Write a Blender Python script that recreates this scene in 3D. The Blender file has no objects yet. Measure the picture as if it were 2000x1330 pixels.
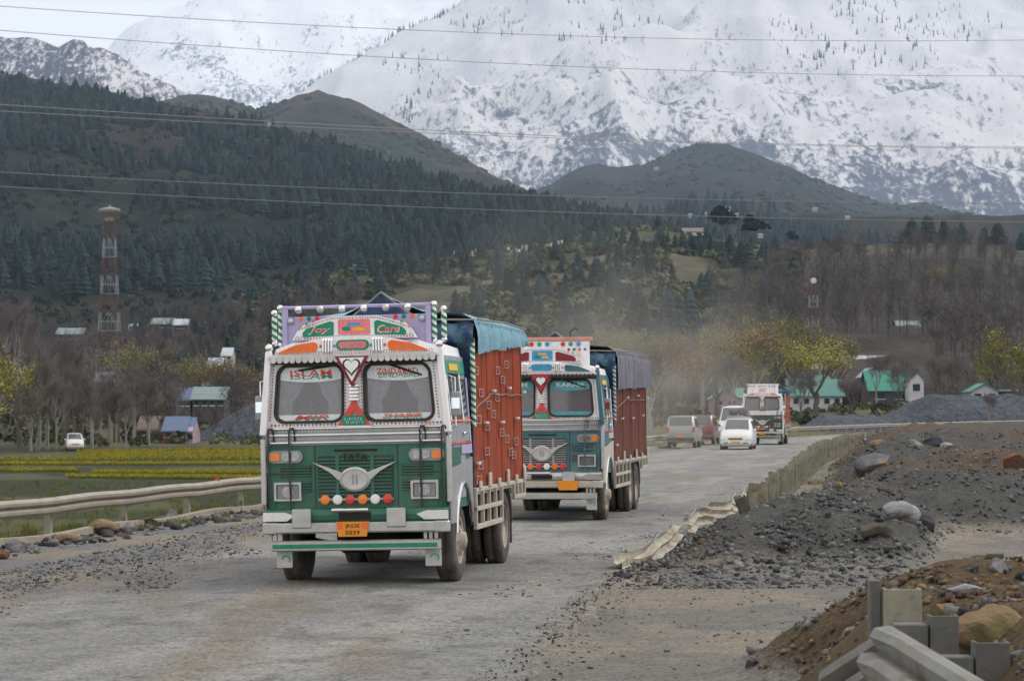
import bpy, math, random
import numpy as np
from mathutils import Vector, Matrix
random.seed(7)
RNG = np.random.RandomState(11)
SC = bpy.context.scene
COL = SC.collection
R = math.radians

# ------------------------------------------------------------------ camera
CAM_H, FPX, PITCH = 2.37, 5140.0, math.atan(130 / 5140.0)
cam_data = bpy.data.cameras.new("camera")
cam_data.sensor_width = 36.0
cam_data.lens = FPX / 2000.0 * 36.0
cam_data.clip_start, cam_data.clip_end = 0.5, 60000.0
cam = bpy.data.objects.new("camera", cam_data)
cam.location = (0, 0, CAM_H)
cam.rotation_euler = (math.pi / 2 + PITCH, 0, 0)
COL.objects.link(cam)
SC.camera = cam
cam_data.dof.use_dof = True
cam_data.dof.focus_distance = 36.0
cam_data.dof.aperture_fstop = 7.1

# ------------------------------------------------------------------ sky, sun, exposure
SUN_EL, SUN_AZ = R(52), R(75)          # azimuth clockwise from +Y
world = bpy.data.worlds.new("World")
SC.world = world
world.use_nodes = True
wn = world.node_tree
bgn = wn.nodes["Background"]
sky = wn.nodes.new("ShaderNodeTexSky")
sky.sky_type = 'NISHITA'
sky.sun_disc = False
sky.sun_elevation, sky.sun_rotation = SUN_EL, SUN_AZ
sky.dust_density, sky.air_density = 3.0, 1.0
wmix = wn.nodes.new("ShaderNodeMixRGB")     # overcast deck: the blue sky is mostly covered by white cloud
wmix.inputs[0].default_value = 0.95
wmix.inputs[2].default_value = (9.7, 9.5, 9.3, 1)
wn.links.new(sky.outputs[0], wmix.inputs[1])
wn.links.new(wmix.outputs[0], bgn.inputs[0])
bgn.inputs[1].default_value = 0.091
sun_d = bpy.data.lights.new("sun", 'SUN')
sun_d.energy, sun_d.angle, sun_d.color = 1.4, R(14), (1.0, 0.96, 0.9)
sun = bpy.data.objects.new("sun", sun_d)
_sd = Vector((math.sin(SUN_AZ) * math.cos(SUN_EL), math.cos(SUN_AZ) * math.cos(SUN_EL), math.sin(SUN_EL)))
sun.rotation_euler = (-_sd).to_track_quat('-Z', 'Y').to_euler()
COL.objects.link(sun)
SC.view_settings.view_transform = 'Standard'
SC.view_settings.look = 'None'
SC.view_settings.exposure = 0.45
SC.view_settings.gamma = 1.0
SC.render.film_transparent = False
SC.cycles.max_bounces = 6
SC.cycles.diffuse_bounces = 2
SC.cycles.glossy_bounces = 3
SC.cycles.transparent_max_bounces = 12
SC.cycles.volume_bounces = 1
SC.cycles.use_denoising = True

# ------------------------------------------------------------------ helpers
def S(r, g, b):
    f = lambda c: (c / 255 / 12.92) if c <= 10 else ((c / 255 + 0.055) / 1.055) ** 2.4
    return (f(r), f(g), f(b))

def P(px, py, d):
    """world point at depth d (metres along +Y) seen at photo pixel px,py - used to read the layout off the photo"""
    u, v = (px - 1000) / FPX, (665 - py) / FPX
    yy = math.cos(PITCH) - v * math.sin(PITCH)
    t = d / yy
    return Vector((u * t, d, CAM_H + (v * math.cos(PITCH) + math.sin(PITCH)) * t))

def XP(px, d): return (px - 1000) / FPX * d

def hsh(ix, iy, s):
    h = (ix * 374761393 + iy * 668265263 + s * 1442695041) & 0xFFFFFFFF
    h = ((h ^ (h >> 13)) * 1274126177) & 0xFFFFFFFF
    return ((h ^ (h >> 16)) & 0xFFFF) / 65535.0

def vnoise(x, y, s=0):
    x = np.asarray(x, float); y = np.asarray(y, float)
    ix, iy = np.floor(x).astype(np.int64), np.floor(y).astype(np.int64)
    fx, fy = x - ix, y - iy
    fx, fy = fx * fx * (3 - 2 * fx), fy * fy * (3 - 2 * fy)
    a, b = hsh(ix, iy, s), hsh(ix + 1, iy, s)
    c, d = hsh(ix, iy + 1, s), hsh(ix + 1, iy + 1, s)
    return (a * (1 - fx) + b * fx) * (1 - fy) + (c * (1 - fx) + d * fx) * fy

def fbm(x, y, o=4, s=0):
    t, a, w = 0, 0.5, 0
    for k in range(o):
        t = t + a * vnoise(np.asarray(x) * 2 ** k, np.asarray(y) * 2 ** k, s + k * 17)
        w += a; a *= 0.5
    return t / w

def sst(a, b, x):
    t = np.clip((np.asarray(x, float) - a) / (b - a), 0, 1)
    return t * t * (3 - 2 * t)

# ------------------------------------------------------------------ materials
MATS = {}
def mk(name, col, rough=0.7, metal=0.0, var=0.25, scale=6.0, bump=0.0, bscale=30.0, spec=0.3,
       dust=0.0, rnd=0.0, attr=False, col2=None, c2lo=0.5, c2hi=0.6, c2scale=3.0, coat=0.0, stretch=None, speck=0.0, sscale=40.0):
    """procedural material: base colour broken up by noise, optional second colour in patches, dust film, relief"""
    m = bpy.data.materials.new(name); MATS[name] = m
    m.use_nodes = True
    nt = m.node_tree; N = nt.nodes; L = nt.links
    b = N["Principled BSDF"]
    b.inputs["Roughness"].default_value = rough
    b.inputs["Metallic"].default_value = metal
    b.inputs["Specular IOR Level"].default_value = spec
    if coat: b.inputs["Coat Weight"].default_value = coat
    tc = N.new("ShaderNodeTexCoord"); co = tc.outputs["Object"]
    if stretch:
        mp = N.new("ShaderNodeMapping"); mp.inputs["Scale"].default_value = stretch
        L.new(co, mp.inputs[0]); co = mp.outputs[0]
    def noise(sc, det=5, rg=0.6):
        n = N.new("ShaderNodeTexNoise"); n.inputs["Scale"].default_value = sc
        n.inputs["Detail"].default_value = det; n.inputs["Roughness"].default_value = rg
        L.new(co, n.inputs["Vector"]); return n.outputs["Fac"]
    def ramp(f, lo, hi, v0=0.0, v1=1.0):
        r = N.new("ShaderNodeMapRange"); r.inputs[1].default_value = lo; r.inputs[2].default_value = hi
        r.inputs[3].default_value = v0; r.inputs[4].default_value = v1
        L.new(f, r.inputs[0]); return r.outputs[0]
    def mix(f, a, c, mode='MIX'):
        x = N.new("ShaderNodeMixRGB"); x.blend_type = mode
        if isinstance(f, (int, float)): x.inputs[0].default_value = f
        else: L.new(f, x.inputs[0])
        for k, v in ((1, a), (2, c)):
            if isinstance(v, tuple): x.inputs[k].default_value = (*v[:3], 1)
            else: L.new(v, x.inputs[k])
        return x.outputs[0]
    if attr:
        at = N.new("ShaderNodeAttribute"); at.attribute_name = "Col"; cur = at.outputs["Color"]
    else: cur = tuple(col)
    if col2: cur = mix(ramp(noise(c2scale), c2lo, c2hi), cur, tuple(col2))
    if var:
        f = ramp(noise(scale), 0.25, 0.75, 1 - var, 1 + var)
        g = N.new("ShaderNodeCombineXYZ")
        for k in range(3): L.new(f, g.inputs[k])
        cur = mix(1.0, cur, g.outputs[0], 'MULTIPLY')
    if speck:
        for k_, (sc_, lo_, hi_, cc_) in enumerate(((sscale, .51, .62, .45), (sscale*1.9, .54, .64, 1.6), (sscale*.3, .57, .69, .66))):
            fs = ramp(noise(sc_, 3, .75), lo_, hi_, 0.0, speck)
            cur = mix(fs, cur, mix(1.0, cur, (cc_, cc_, cc_), 'MULTIPLY'))
    if rnd:
        if rnd > 0: a2 = N.new("ShaderNodeAttribute"); a2.attribute_name = "rnd"; fo = a2.outputs["Fac"]
        else: oi = N.new("ShaderNodeObjectInfo"); fo = oi.outputs["Random"]
        h = N.new("ShaderNodeHueSaturation"); L.new(cur if not isinstance(cur, tuple) else mix(0, cur, cur), h.inputs["Color"])
        L.new(ramp(fo, 0, 1, 1 - abs(rnd), 1 + abs(rnd)), h.inputs["Value"])
        L.new(ramp(fo, 0, 1, 0.5 - 0.03, 0.5 + 0.03), h.inputs["Hue"])
        cur = h.outputs[0]
    if dust:
        sx = N.new("ShaderNodeSeparateXYZ"); L.new(tc.outputs["Object"], sx.inputs[0])
        lowf = ramp(sx.outputs[2], 0.2, 2.4, 1.0, 0.25)
        mu = N.new("ShaderNodeMath"); mu.operation = 'MULTIPLY'
        L.new(lowf, mu.inputs[0]); L.new(ramp(noise(3.5, 8, 0.7), 0.3, 0.75, 0.15 * dust, dust), mu.inputs[1])
        mu.use_clamp = True
        cur = mix(mu.outputs[0], cur, (0.34, 0.30, 0.25))
        rr = N.new("ShaderNodeMapRange"); rr.inputs[3].default_value = rough; rr.inputs[4].default_value = 0.9
        L.new(mu.outputs[0], rr.inputs[0]); L.new(rr.outputs[0], b.inputs["Roughness"])
    if isinstance(cur, tuple): b.inputs["Base Color"].default_value = (*cur, 1)
    else: L.new(cur, b.inputs["Base Color"])
    if bump:
        bp = N.new("ShaderNodeBump"); bp.inputs["Strength"].default_value = min(bump, 1.0)
        bp.inputs["Distance"].default_value = 1.0 / bscale
        L.new(noise(bscale, 6, 0.7), bp.inputs["Height"])
        L.new(bp.outputs[0], b.inputs["Normal"])
    return m

def mk_stripe(name, c1, c2, sx, sz, duty=0.5):
    """diagonal painted stripes (twisted columns, bumpers)"""
    m = mk(name, c1, 0.45, 0, 0.0, dust=0.35); nt = m.node_tree; N = nt.nodes; L = nt.links
    tc = N.new("ShaderNodeTexCoord"); s = N.new("ShaderNodeSeparateXYZ"); L.new(tc.outputs["Object"], s.inputs[0])
    a = N.new("ShaderNodeMath"); a.operation = 'MULTIPLY'; a.inputs[1].default_value = sx; L.new(s.outputs[0], a.inputs[0])
    b2 = N.new("ShaderNodeMath"); b2.operation = 'MULTIPLY_ADD'; b2.inputs[1].default_value = sz; L.new(s.outputs[2], b2.inputs[0]); L.new(a.outputs[0], b2.inputs[2])
    fr = N.new("ShaderNodeMath"); fr.operation = 'FRACT'; L.new(b2.outputs[0], fr.inputs[0])
    lt = N.new("ShaderNodeMath"); lt.operation = 'LESS_THAN'; lt.inputs[1].default_value = duty; L.new(fr.outputs[0], lt.inputs[0])
    mx = N.new("ShaderNodeMixRGB"); L.new(lt.outputs[0], mx.inputs[0]); mx.inputs[1].default_value = (*c1, 1); mx.inputs[2].default_value = (*c2, 1)
    for l in list(L):
        if l.to_socket == N["Principled BSDF"].inputs["Base Color"]:
            dn = l.from_node
            L.new(mx.outputs[0], dn.inputs[1])
    return m

def mk_glass(name, tint=(0.40, 0.40, 0.43), film=0.27):
    """dusty window glass: mostly see-through, mirror reflection, thin film of dust"""
    m = bpy.data.materials.new(name); m.use_nodes = True
    nt = m.node_tree; N = nt.nodes; L = nt.links
    for n in list(N): N.remove(n)
    out = N.new("ShaderNodeOutputMaterial")
    tr = N.new("ShaderNodeBsdfTransparent"); tr.inputs[0].default_value = (0.90, 0.91, 0.93, 1)
    gl = N.new("ShaderNodeBsdfGlossy"); gl.inputs["Roughness"].default_value = 0.04
    df = N.new("ShaderNodeBsdfDiffuse"); df.inputs[0].default_value = (*tint, 1)
    fr = N.new("ShaderNodeFresnel"); fr.inputs[0].default_value = 1.6
    m1 = N.new("ShaderNodeMixShader"); m1.inputs[0].default_value = film
    L.new(tr.outputs[0], m1.inputs[1]); L.new(df.outputs[0], m1.inputs[2])
    m2 = N.new("ShaderNodeMixShader"); L.new(fr.outputs[0], m2.inputs[0])
    L.new(m1.outputs[0], m2.inputs[1]); L.new(gl.outputs[0], m2.inputs[2])
    L.new(m2.outputs[0], out.inputs[0])
    return m

# ------------------------------------------------------------------ mesh builder
class MB:
    def __init__(s): s.v = []; s.f = []
    def add(s, vs, fs):
        n = len(s.v); s.v.extend([tuple(p) for p in vs]); s.f.extend([tuple(i + n for i in f) for f in fs]); return s
    def box(s, x0, x1, y0, y1, z0, z1, c=0.0, rot=None, piv=None):
        if c <= 0:
            vs = [(x, y, z) for z in (z0, z1) for y in (y0, y1) for x in (x0, x1)]
            fs = [(0, 2, 3, 1), (4, 5, 7, 6), (0, 1, 5, 4), (2, 6, 7, 3), (0, 4, 6, 2), (1, 3, 7, 5)]
        else:
            c = min(c, abs(x1 - x0) * .45, abs(y1 - y0) * .45, abs(z1 - z0) * .45)
            vs = []; idx = {}
            for i, x in enumerate((x0, x1)):
                for j, y in enumerate((y0, y1)):
                    for k, z in enumerate((z0, z1)):
                        sx, sy, sz = (1, -1)[i], (1, -1)[j], (1, -1)[k]
                        idx[i, j, k] = len(vs)
                        vs += [(x, y + sy * c, z + sz * c), (x + sx * c, y, z + sz * c), (x + sx * c, y + sy * c, z)]
            I = lambda i, j, k, a: idx[i, j, k] + a
            fs = []
            for i in (0, 1): fs.append((I(i,0,0,0), I(i,0,1,0), I(i,1,1,0), I(i,1,0,0)) if i == 0 else (I(i,0,0,0), I(i,1,0,0), I(i,1,1,0), I(i,0,1,0)))
            for j in (0, 1): fs.append((I(0,j,0,1), I(1,j,0,1), I(1,j,1,1), I(0,j,1,1)) if j == 0 else (I(0,j,0,1), I(0,j,1,1), I(1,j,1,1), I(1,j,0,1)))
            for k in (0, 1): fs.append((I(0,0,k,2), I(0,1,k,2), I(1,1,k,2), I(1,0,k,2)) if k == 0 else (I(0,0,k,2), I(1,0,k,2), I(1,1,k,2), I(0,1,k,2)))
            for i in (0, 1):
                for j in (0, 1): fs.append((I(i,j,0,0), I(i,j,0,1), I(i,j,1,1), I(i,j,1,0)))
                for k in (0, 1): fs.append((I(i,0,k,0), I(i,0,k,2), I(i,1,k,2), I(i,1,k,0)))
            for j in (0, 1):
                for k in (0, 1): fs.append((I(0,j,k,1), I(0,j,k,2), I(1,j,k,2), I(1,j,k,1)))
            for i in (0, 1):
                for j in (0, 1):
                    for k in (0, 1): fs.append((I(i,j,k,0), I(i,j,k,1), I(i,j,k,2)))
        if rot is not None:
            pv = Vector(piv) if piv is not None else Vector(((x0+x1)/2, (y0+y1)/2, (z0+z1)/2))
            vs = [tuple(rot @ (Vector(p) - pv) + pv) for p in vs]
        return s.add(vs, fs)
    def tube(s, pts, r, n=6, cap=True):
        pts = [Vector(p) for p in pts]; rs = r if isinstance(r, (list, tuple)) else [r] * len(pts)
        vs = []; fs = []; up = None
        for i, p in enumerate(pts):
            t = (pts[min(i + 1, len(pts) - 1)] - pts[max(i - 1, 0)]).normalized()
            if up is None: up = t.orthogonal().normalized()
            up = (up - t * up.dot(t)); up = up.normalized() if up.length > 1e-6 else t.orthogonal().normalized()
            w = t.cross(up)
            for k in range(n):
                a = 2 * math.pi * k / n
                vs.append(p + (up * math.cos(a) + w * math.sin(a)) * rs[i])
        for i in range(len(pts) - 1):
            for k in range(n):
                fs.append((i*n+k, i*n+(k+1) % n, (i+1)*n+(k+1) % n, (i+1)*n+k))
        if cap:
            fs.append(tuple(range(n))[::-1]); fs.append(tuple((len(pts)-1)*n + k for k in range(n)))
        return s.add(vs, fs)
    def lathe(s, prof, axis, o, n=20):
        """prof: list of (r, h) along axis 'x','y' or 'z' from o"""
        vs = []; fs = []
        for (r, h) in prof:
            for k in range(n):
                a = 2 * math.pi * k / n; c, q = r * math.cos(a), r * math.sin(a)
                vs.append({'x': (o[0]+h, o[1]+c, o[2]+q), 'y': (o[0]+c, o[1]+h, o[2]+q), 'z': (o[0]+c, o[1]+q, o[2]+h)}[axis])
        m = len(prof)
        for i in range(m - 1):
            for k in range(n): fs.append((i*n+k, i*n+(k+1) % n, (i+1)*n+(k+1) % n, (i+1)*n+k))
        if prof[0][0] > 1e-4: fs.append(tuple(range(n))[::-1])
        if prof[-1][0] > 1e-4: fs.append(tuple((m-1)*n + k for k in range(n)))
        return s.add(vs, fs)
    def ball(s, o, r, n=10, m=6, sq=(1, 1, 1)):
        vs = []; fs = []
        for i in range(m + 1):
            t = math.pi * i / m
            for k in range(n):
                a = 2 * math.pi * k / n
                vs.append((o[0]+r*sq[0]*math.sin(t)*math.cos(a), o[1]+r*sq[1]*math.sin(t)*math.sin(a), o[2]+r*sq[2]*math.cos(t)))
        for i in range(m):
            for k in range(n): fs.append((i*n+k, (i+1)*n+k, (i+1)*n+(k+1) % n, i*n+(k+1) % n))
        return s.add(vs, fs)
    def poly_xz(s, pts, y0, y1):
        """plate: outline in XZ (front at y0, back at y1)"""
        n = len(pts)
        vs = [(x, y0, z) for x, z in pts] + [(x, y1, z) for x, z in pts]
        fs = [tuple(range(n)), tuple(range(2*n-1, n-1, -1))] + [(i, n+i, n+(i+1) % n, (i+1) % n) for i in range(n)]
        return s.add(vs, fs)
    def poly_yz(s, pts, x0, x1):
        n = len(pts)
        vs = [(x0, y, z) for y, z in pts] + [(x1, y, z) for y, z in pts]
        fs = [tuple(range(n)), tuple(range(2*n-1, n-1, -1))] + [(i, n+i, n+(i+1) % n, (i+1) % n) for i in range(n)]
        return s.add(vs, fs)
    def poly_xy(s, pts, z0, z1):
        n = len(pts)
        vs = [(x, y, z0) for x, y in pts] + [(x, y, z1) for x, y in pts]
        fs = [tuple(range(n))[::-1], tuple(range(n, 2*n))] + [(i, (i+1) % n, n+(i+1) % n, n+i) for i in range(n)]
        return s.add(vs, fs)
    def build(s, name, mat, parent=None, smooth=False, warp=None, kind=None, label=None):
        me = bpy.data.meshes.new(name)
        v = [warp(p) for p in s.v] if warp else s.v
        me.from_pydata(v, [], s.f); me.update()
        return link(name, me, mat, parent, smooth, kind, label)

def fixn(me):
    import bmesh
    bm = bmesh.new(); bm.from_mesh(me); bmesh.ops.recalc_face_normals(bm, faces=bm.faces); bm.to_mesh(me); bm.free()

def link(name, me, mat, parent=None, smooth=False, kind=None, label=None, fix=True):
    if fix: fixn(me)
    if mat is not None: me.materials.append(MATS[mat] if isinstance(mat, str) else mat)
    if smooth:
        me.polygons.foreach_set('use_smooth', [True] * len(me.polygons))
    o = bpy.data.objects.new(name, me); COL.objects.link(o)
    if parent: o.parent = parent
    if kind: o['kind'] = kind
    if label: o['label'] = label
    return o

def thing(name, label, cat, loc=(0, 0, 0), rz=0.0, group=None, rot=None):
    o = bpy.data.objects.new(name, None); COL.objects.link(o)
    o.empty_display_size = 0.2
    o.location = loc; o.rotation_euler = rot if rot else (0, 0, rz)
    o['label'] = label; o['category'] = cat
    if group: o['group'] = group
    return o

def tag(o, label, cat, group=None):
    o['label'] = label; o['category'] = cat
    if group: o['group'] = group
    return o

def copy_tree(o, parent=None):
    c = o.copy(); COL.objects.link(c)
    if parent: c.parent = parent
    for ch in list(o.children): copy_tree(ch, c)
    return c

def npmesh(name, V, F, mat, kind=None, rnd=None, smooth=False, col=None, parent=None):
    V = np.asarray(V, np.float32).reshape(-1, 3); F = np.asarray(F, np.int32)
    me = bpy.data.meshes.new(name); k = F.shape[1]; nf = len(F)
    me.vertices.add(len(V)); me.vertices.foreach_set('co', V.ravel())
    me.loops.add(nf * k); me.loops.foreach_set('vertex_index', F.ravel())
    me.polygons.add(nf); me.polygons.foreach_set('loop_start', np.arange(0, nf * k, k, dtype=np.int32))
    if smooth: me.polygons.foreach_set('use_smooth', np.ones(nf, bool))
    me.update(calc_edges=True)
    if rnd is not None:
        a = me.attributes.new('rnd', 'FLOAT', 'POINT'); a.data.foreach_set('value', np.asarray(rnd, np.float32))
    if col is not None:
        a = me.attributes.new('Col', 'FLOAT_COLOR', 'POINT')
        c4 = np.ones((len(V), 4), np.float32); c4[:, :3] = col; a.data.foreach_set('color', c4.ravel())
    return link(name, me, mat, parent, False, kind, None, fix=False)

def scatter(name, protos, pos, scl, mat, kind='stuff', rotz=None, tilt=None, parent=None, sclz=None):
    """many copies of small prototypes joined into one mesh"""
    pos = np.asarray(pos); n = len(pos); scl = np.asarray(scl)
    rz = RNG.rand(n) * 6.283 if rotz is None else np.asarray(rotz)
    pick = RNG.randint(0, len(protos), n); rv = RNG.rand(n)
    Vs = []; Fs = []; Rn = []; off = 0
    for k, (pv, pf) in enumerate(protos):
        id_ = np.where(pick == k)[0]
        if len(id_) == 0: continue
        c, s_ = np.cos(rz[id_]), np.sin(rz[id_])
        p = np.asarray(pv)[None] * np.ones((len(id_), 1, 1))
        if tilt is not None:
            ta = (RNG.rand(len(id_)) - .5) * 2 * tilt; ct, st = np.cos(ta)[:, None], np.sin(ta)[:, None]
            p = np.stack([p[..., 0], p[..., 1]*ct - p[..., 2]*st, p[..., 1]*st + p[..., 2]*ct], -1)
        x = p[..., 0]*c[:, None] - p[..., 1]*s_[:, None]; y = p[..., 0]*s_[:, None] + p[..., 1]*c[:, None]
        sz = scl[id_] if sclz is None else np.asarray(sclz)[id_]
        q = np.stack([x*scl[id_][:, None], y*scl[id_][:, None], p[..., 2]*sz[:, None]], -1) + pos[id_][:, None]
        m = len(pv); Vs.append(q.reshape(-1, 3))
        Fs.append((np.asarray(pf)[None] + (np.arange(len(id_)) * m + off)[:, None, None]).reshape(-1, np.asarray(pf).shape[1]))
        Rn.append(np.repeat(rv[id_], m)); off += m * len(id_)
    return npmesh(name, np.concatenate(Vs), np.concatenate(Fs), mat, kind, np.concatenate(Rn), parent=parent)

def text(name, st, mat, parent, cx, cz, w, h, y, shear=0.0, warp=None, side=None):
    cu = bpy.data.curves.new('t', 'FONT'); cu.body = st; cu.shear = shear; cu.resolution_u = 2
    cu.align_x = 'CENTER'; cu.offset = 0.012
    o = bpy.data.objects.new('t', cu); COL.objects.link(o)
    dg = bpy.context.evaluated_depsgraph_get()
    me = bpy.data.meshes.new_from_object(o.evaluated_get(dg))
    bpy.data.objects.remove(o)
    co = np.array([v.co[:] for v in me.vertices]); lo, hi = co.min(0), co.max(0)
    for v in me.vertices:
        x = (v.co.x - (lo[0]+hi[0])/2) / (hi[0]-lo[0]) * w; z = (v.co.y - (lo[1]+hi[1])/2) / (hi[1]-lo[1]) * h
        p = (cx + x, y, cz + z)
        v.co = warp(p) if warp else p
    me.name = name; me.materials.clear()
    return link(name, me, mat, parent, fix=False)

def rrect(x0, x1, z0, z1, r, n=5):
    out = []
    for cx, cz, a0 in ((x1-r, z1-r, 0), (x0+r, z1-r, 90), (x0+r, z0+r, 180), (x1-r, z0+r, 270)):
        for k in range(n):
            a = R(a0 + 90 * k / (n-1)); out.append((cx + r*math.cos(a), cz + r*math.sin(a)))
    return out
# ================================================================== terrain
_ld = np.array([-5, 10, 21.9, 45, 61.7, 100, 146, 180, 213, 250, 293, 340, 420])
_lx = np.array([-17.2, -14.7, -12.7, -8.76, -5.94, .05, 7.2, 14.2, 22.8, 34.2, 49.5, 70, 112])
_rd = np.array([-5, 10, 21.9, 39, 61.7, 111, 146, 180, 213, 250, 293, 340, 420])
_rx = np.array([-3.0, -1.3, 0.0, 1.8, 6.0, 13.0, 19.2, 26.6, 35.4, 47.2, 63, 84, 126])
_dd = np.arange(-5, 420, 1.0)
def _smooth(a, n=15):
    k = np.ones(n) / n; p = np.pad(a, n // 2, mode='reflect', reflect_type='odd'); return np.convolve(p, k, 'valid')
_LX, _RX = _smooth(np.interp(_dd, _ld, _lx)), _smooth(np.interp(_dd, _rd, _rx))
def Lr(d): return np.interp(d, _dd, _LX)
def Rr(d): return np.interp(d, _dd, _RX)
def AL(d): return Lr(d) + np.interp(d, [20, 31, 40, 60, 110, 150], [6.2, 5.0, 4.2, 3.4, 2.2, 1.6])   # left edge of asphalt

def H(x, d):
    x = np.asarray(x, float); d = np.asarray(d, float)
    base = np.interp(d, [0, 250, 300, 480, 900, 1500, 3000], [-2, -2, -1.4, 3.2, 12, 30, 60]) + (fbm(x/60, d/60, 3, 5) - .5) * np.interp(d, [0, 300, 900], [.3, .8, 6])
    L, Rt = Lr(d), Rr(d)
    tl = sst(0.9, 8, L - x)
    zl = base * tl
    # right bank: a long spoil mound behind the broken rail, gently rising away from the camera
    toe = 35.6 + 12 * sst(5.0, 8.6, x) + .15 * np.clip(x - 9, 0, 30) + (fbm(x/1.6, x*0+3, 3, 9) - .5) * 3.5
    rise = np.interp(d - toe, [0, 1.6, 4, 9, 20, 35, 95, 160, 230], [0, .16, .48, .82, 1.0, 1.1, 1.1, .95, .5])
    rise = rise * (0.62 + .8 * fbm(x/3.2, d/6, 4, 21)) + np.where(d > toe, (fbm(x/.8, d/1.2, 4, 31) - .5) * .62, 0) * sst(0, 3, d - toe)
    off = x - Rt
    oa = np.interp(d, [40, 50, 58, 75, 100], [-.1, .1, .7, .6, .2])
    zr = rise * sst(0, 1, (off - oa) / np.interp(d, [40, 55, 100], [1.4, 2.4, 2.4]))
    # near mound, lower right of the picture
    nm = sst(1.75, 3.3, x + (fbm(d/2, x*0, 3, 4) - .5) * .9 - .02 * (d - 18)) * sst(27.5, 21.5, d + (x - 3) * -.3) * sst(7, 13, d)
    zr = zr + nm * (.78 + .38 * fbm(x/1.3, d/1.3, 4, 41)) * np.interp(x, [2, 4, 8], [1, 1.1, .9])
    far = sst(300, 420, d)
    zr = zr * (1 - far) + base * far
    z = np.where(x < L - .9, zl, np.where(x > Rt - .3, zr, 0.0))
    z = np.where(d > 340, z * (1 - sst(340, 420, d)) + base * sst(340, 420, d), z)
    z = z + (fbm(x/2.2, d/2.2, 3, 77) - .5) * .05 * (d < 200)
    return z

def H1(x, d): return float(H(np.array([x]), np.array([d]))[0])

gd = np.concatenate([np.arange(4, 14, .5), np.arange(14, 30, .16), 30 * 1.0095 ** np.arange(0, 500)]); gd = gd[gd < 3200]
gu = np.concatenate([np.arange(-2600, -200, 60), np.arange(-200, 1150, 18), np.arange(1150, 2100, 7), np.arange(2100, 4600, 60)])
UU, DD = np.meshgrid(gu, gd)
XX = (UU - 1000) / FPX * DD
ZZ = H(XX, DD)
Lg, Rg = Lr(DD), Rr(DD)
n1, n2, n3 = fbm(XX/1.5, DD/3, 4, 1), fbm(XX/9, DD/9, 4, 2), fbm(XX/.5, DD/.9, 3, 3)
def CC(*c): return np.array(S(*c))
shoulder, gravel, soil, grassd, field, lot = CC(134, 126, 114), CC(116, 115, 115), CC(96, 74, 56), CC(64, 66, 40), CC(56, 60, 44), CC(134, 126, 115)
C = np.ones(XX.shape + (3,)) * shoulder
def blend(C, c, m): m = np.clip(m, 0, 1)[..., None]; return C * (1 - m) + np.asarray(c) * m
C = blend(C, gravel, sst(.42, .60, n1))
C = blend(C, gravel, sst(.35, .1, np.abs((XX - AL(DD)) + 1.1)) * .8)                    # grey chipping windrow along the left edge
C = blend(C, grassd, sst(-.2, .3, Lg - XX) * (DD < 420) * sst(.35, .5, n3 + .1))
fl = (XX < Lg - 2.5)
C = blend(C, field, sst(1.5, 3.5, Lg - XX) * (DD < 420))
C = blend(C, CC(92, 90, 66), sst(.5, .65, n2) * fl * .7)
rt = (XX > Rg - .2) & (DD < 330)
C = blend(C, lot, rt * 1.0)
C = blend(C, CC(118, 115, 110), rt * sst(.45, .6, n1))
heap = sst(.06, .3, ZZ) * rt
C = blend(C, CC(80, 79, 77), heap)
brown = sst(.50, .62, fbm(XX/5, DD/9, 3, 61) + .16 * sst(9, 12, XX - .05*DD) * sst(46, 55, DD) * sst(85, 70, DD)) * heap * (DD > 33)
C = blend(C, CC(92, 78, 66), brown * .9)
C = blend(C, CC(92, 78, 62), heap * (DD < 32))
C = blend(C, CC(86, 78, 54), heap * .6 * (DD < 32) * sst(.55, .7, n3))
val = sst(255, 300, DD) * ((XX < Lg - 3) | (DD > 340))
C = blend(C, CC(86, 84, 68), val)
C = blend(C, CC(100, 96, 62), val * sst(.48, .6, n2))
C = blend(C, CC(80, 72, 66), val * sst(.55, .7, fbm(XX/25, DD/40, 4, 8)))
ZZ = ZZ + (n3 - .5) * .16 * heap * (DD < 160)
nr, ncl = XX.shape
ix = np.arange(nr * ncl).reshape(nr, ncl)
Q = np.stack([ix[:-1, :-1], ix[:-1, 1:], ix[1:, 1:], ix[1:, :-1]], -1).reshape(-1, 4)
mk('ground', (1, 1, 1), .95, var=.22, scale=2.2, bump=.8, bscale=11, attr=True, spec=.1, speck=.8, sscale=14)
g = npmesh('ground', np.stack([XX, DD, ZZ], -1), Q, 'ground', 'structure', smooth=True, col=C.reshape(-1, 3))

# ---- road: worn, dust-covered tarmac with ragged edges, lying on the ground sheet
rd = np.concatenate([np.arange(5, 60, .35), np.arange(60, 380, 1.2)])
NA = 56
T = np.linspace(0, 1, NA)[None] * np.ones((len(rd), 1))
D2 = rd[:, None] * np.ones((1, NA))
le = AL(rd) + (fbm(rd/2.3, rd*0, 4, 3) - .5) * .9
re = Rr(rd) + np.interp(rd, [20, 40, 60, 120], [0.1, .15, -.5, -.9]) + (fbm(rd/1.7, rd*0+9, 4, 6) - .5) * .6
X2 = le[:, None] * (1 - T) + re[:, None] * T
edge = np.minimum(T, 1 - T)
Z2 = .028 + .05 * (1 - (2*T - 1) ** 2) + (fbm(X2/1.1, D2/2.0, 4, 14) - .5) * .05 * np.clip(edge * 12, 0, 1)
Z2[:, 0] = Z2[:, -1] = -.06
ir = np.arange(len(rd) * NA).reshape(len(rd), NA)
QR = np.stack([ir[:-1, :-1], ir[:-1, 1:], ir[1:, 1:], ir[1:, :-1]], -1).reshape(-1, 4)
asp, dst, dk = CC(136, 135, 133), CC(150, 148, 143), CC(104, 103, 101)
RC = np.ones(X2.shape + (3,)) * asp
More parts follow.
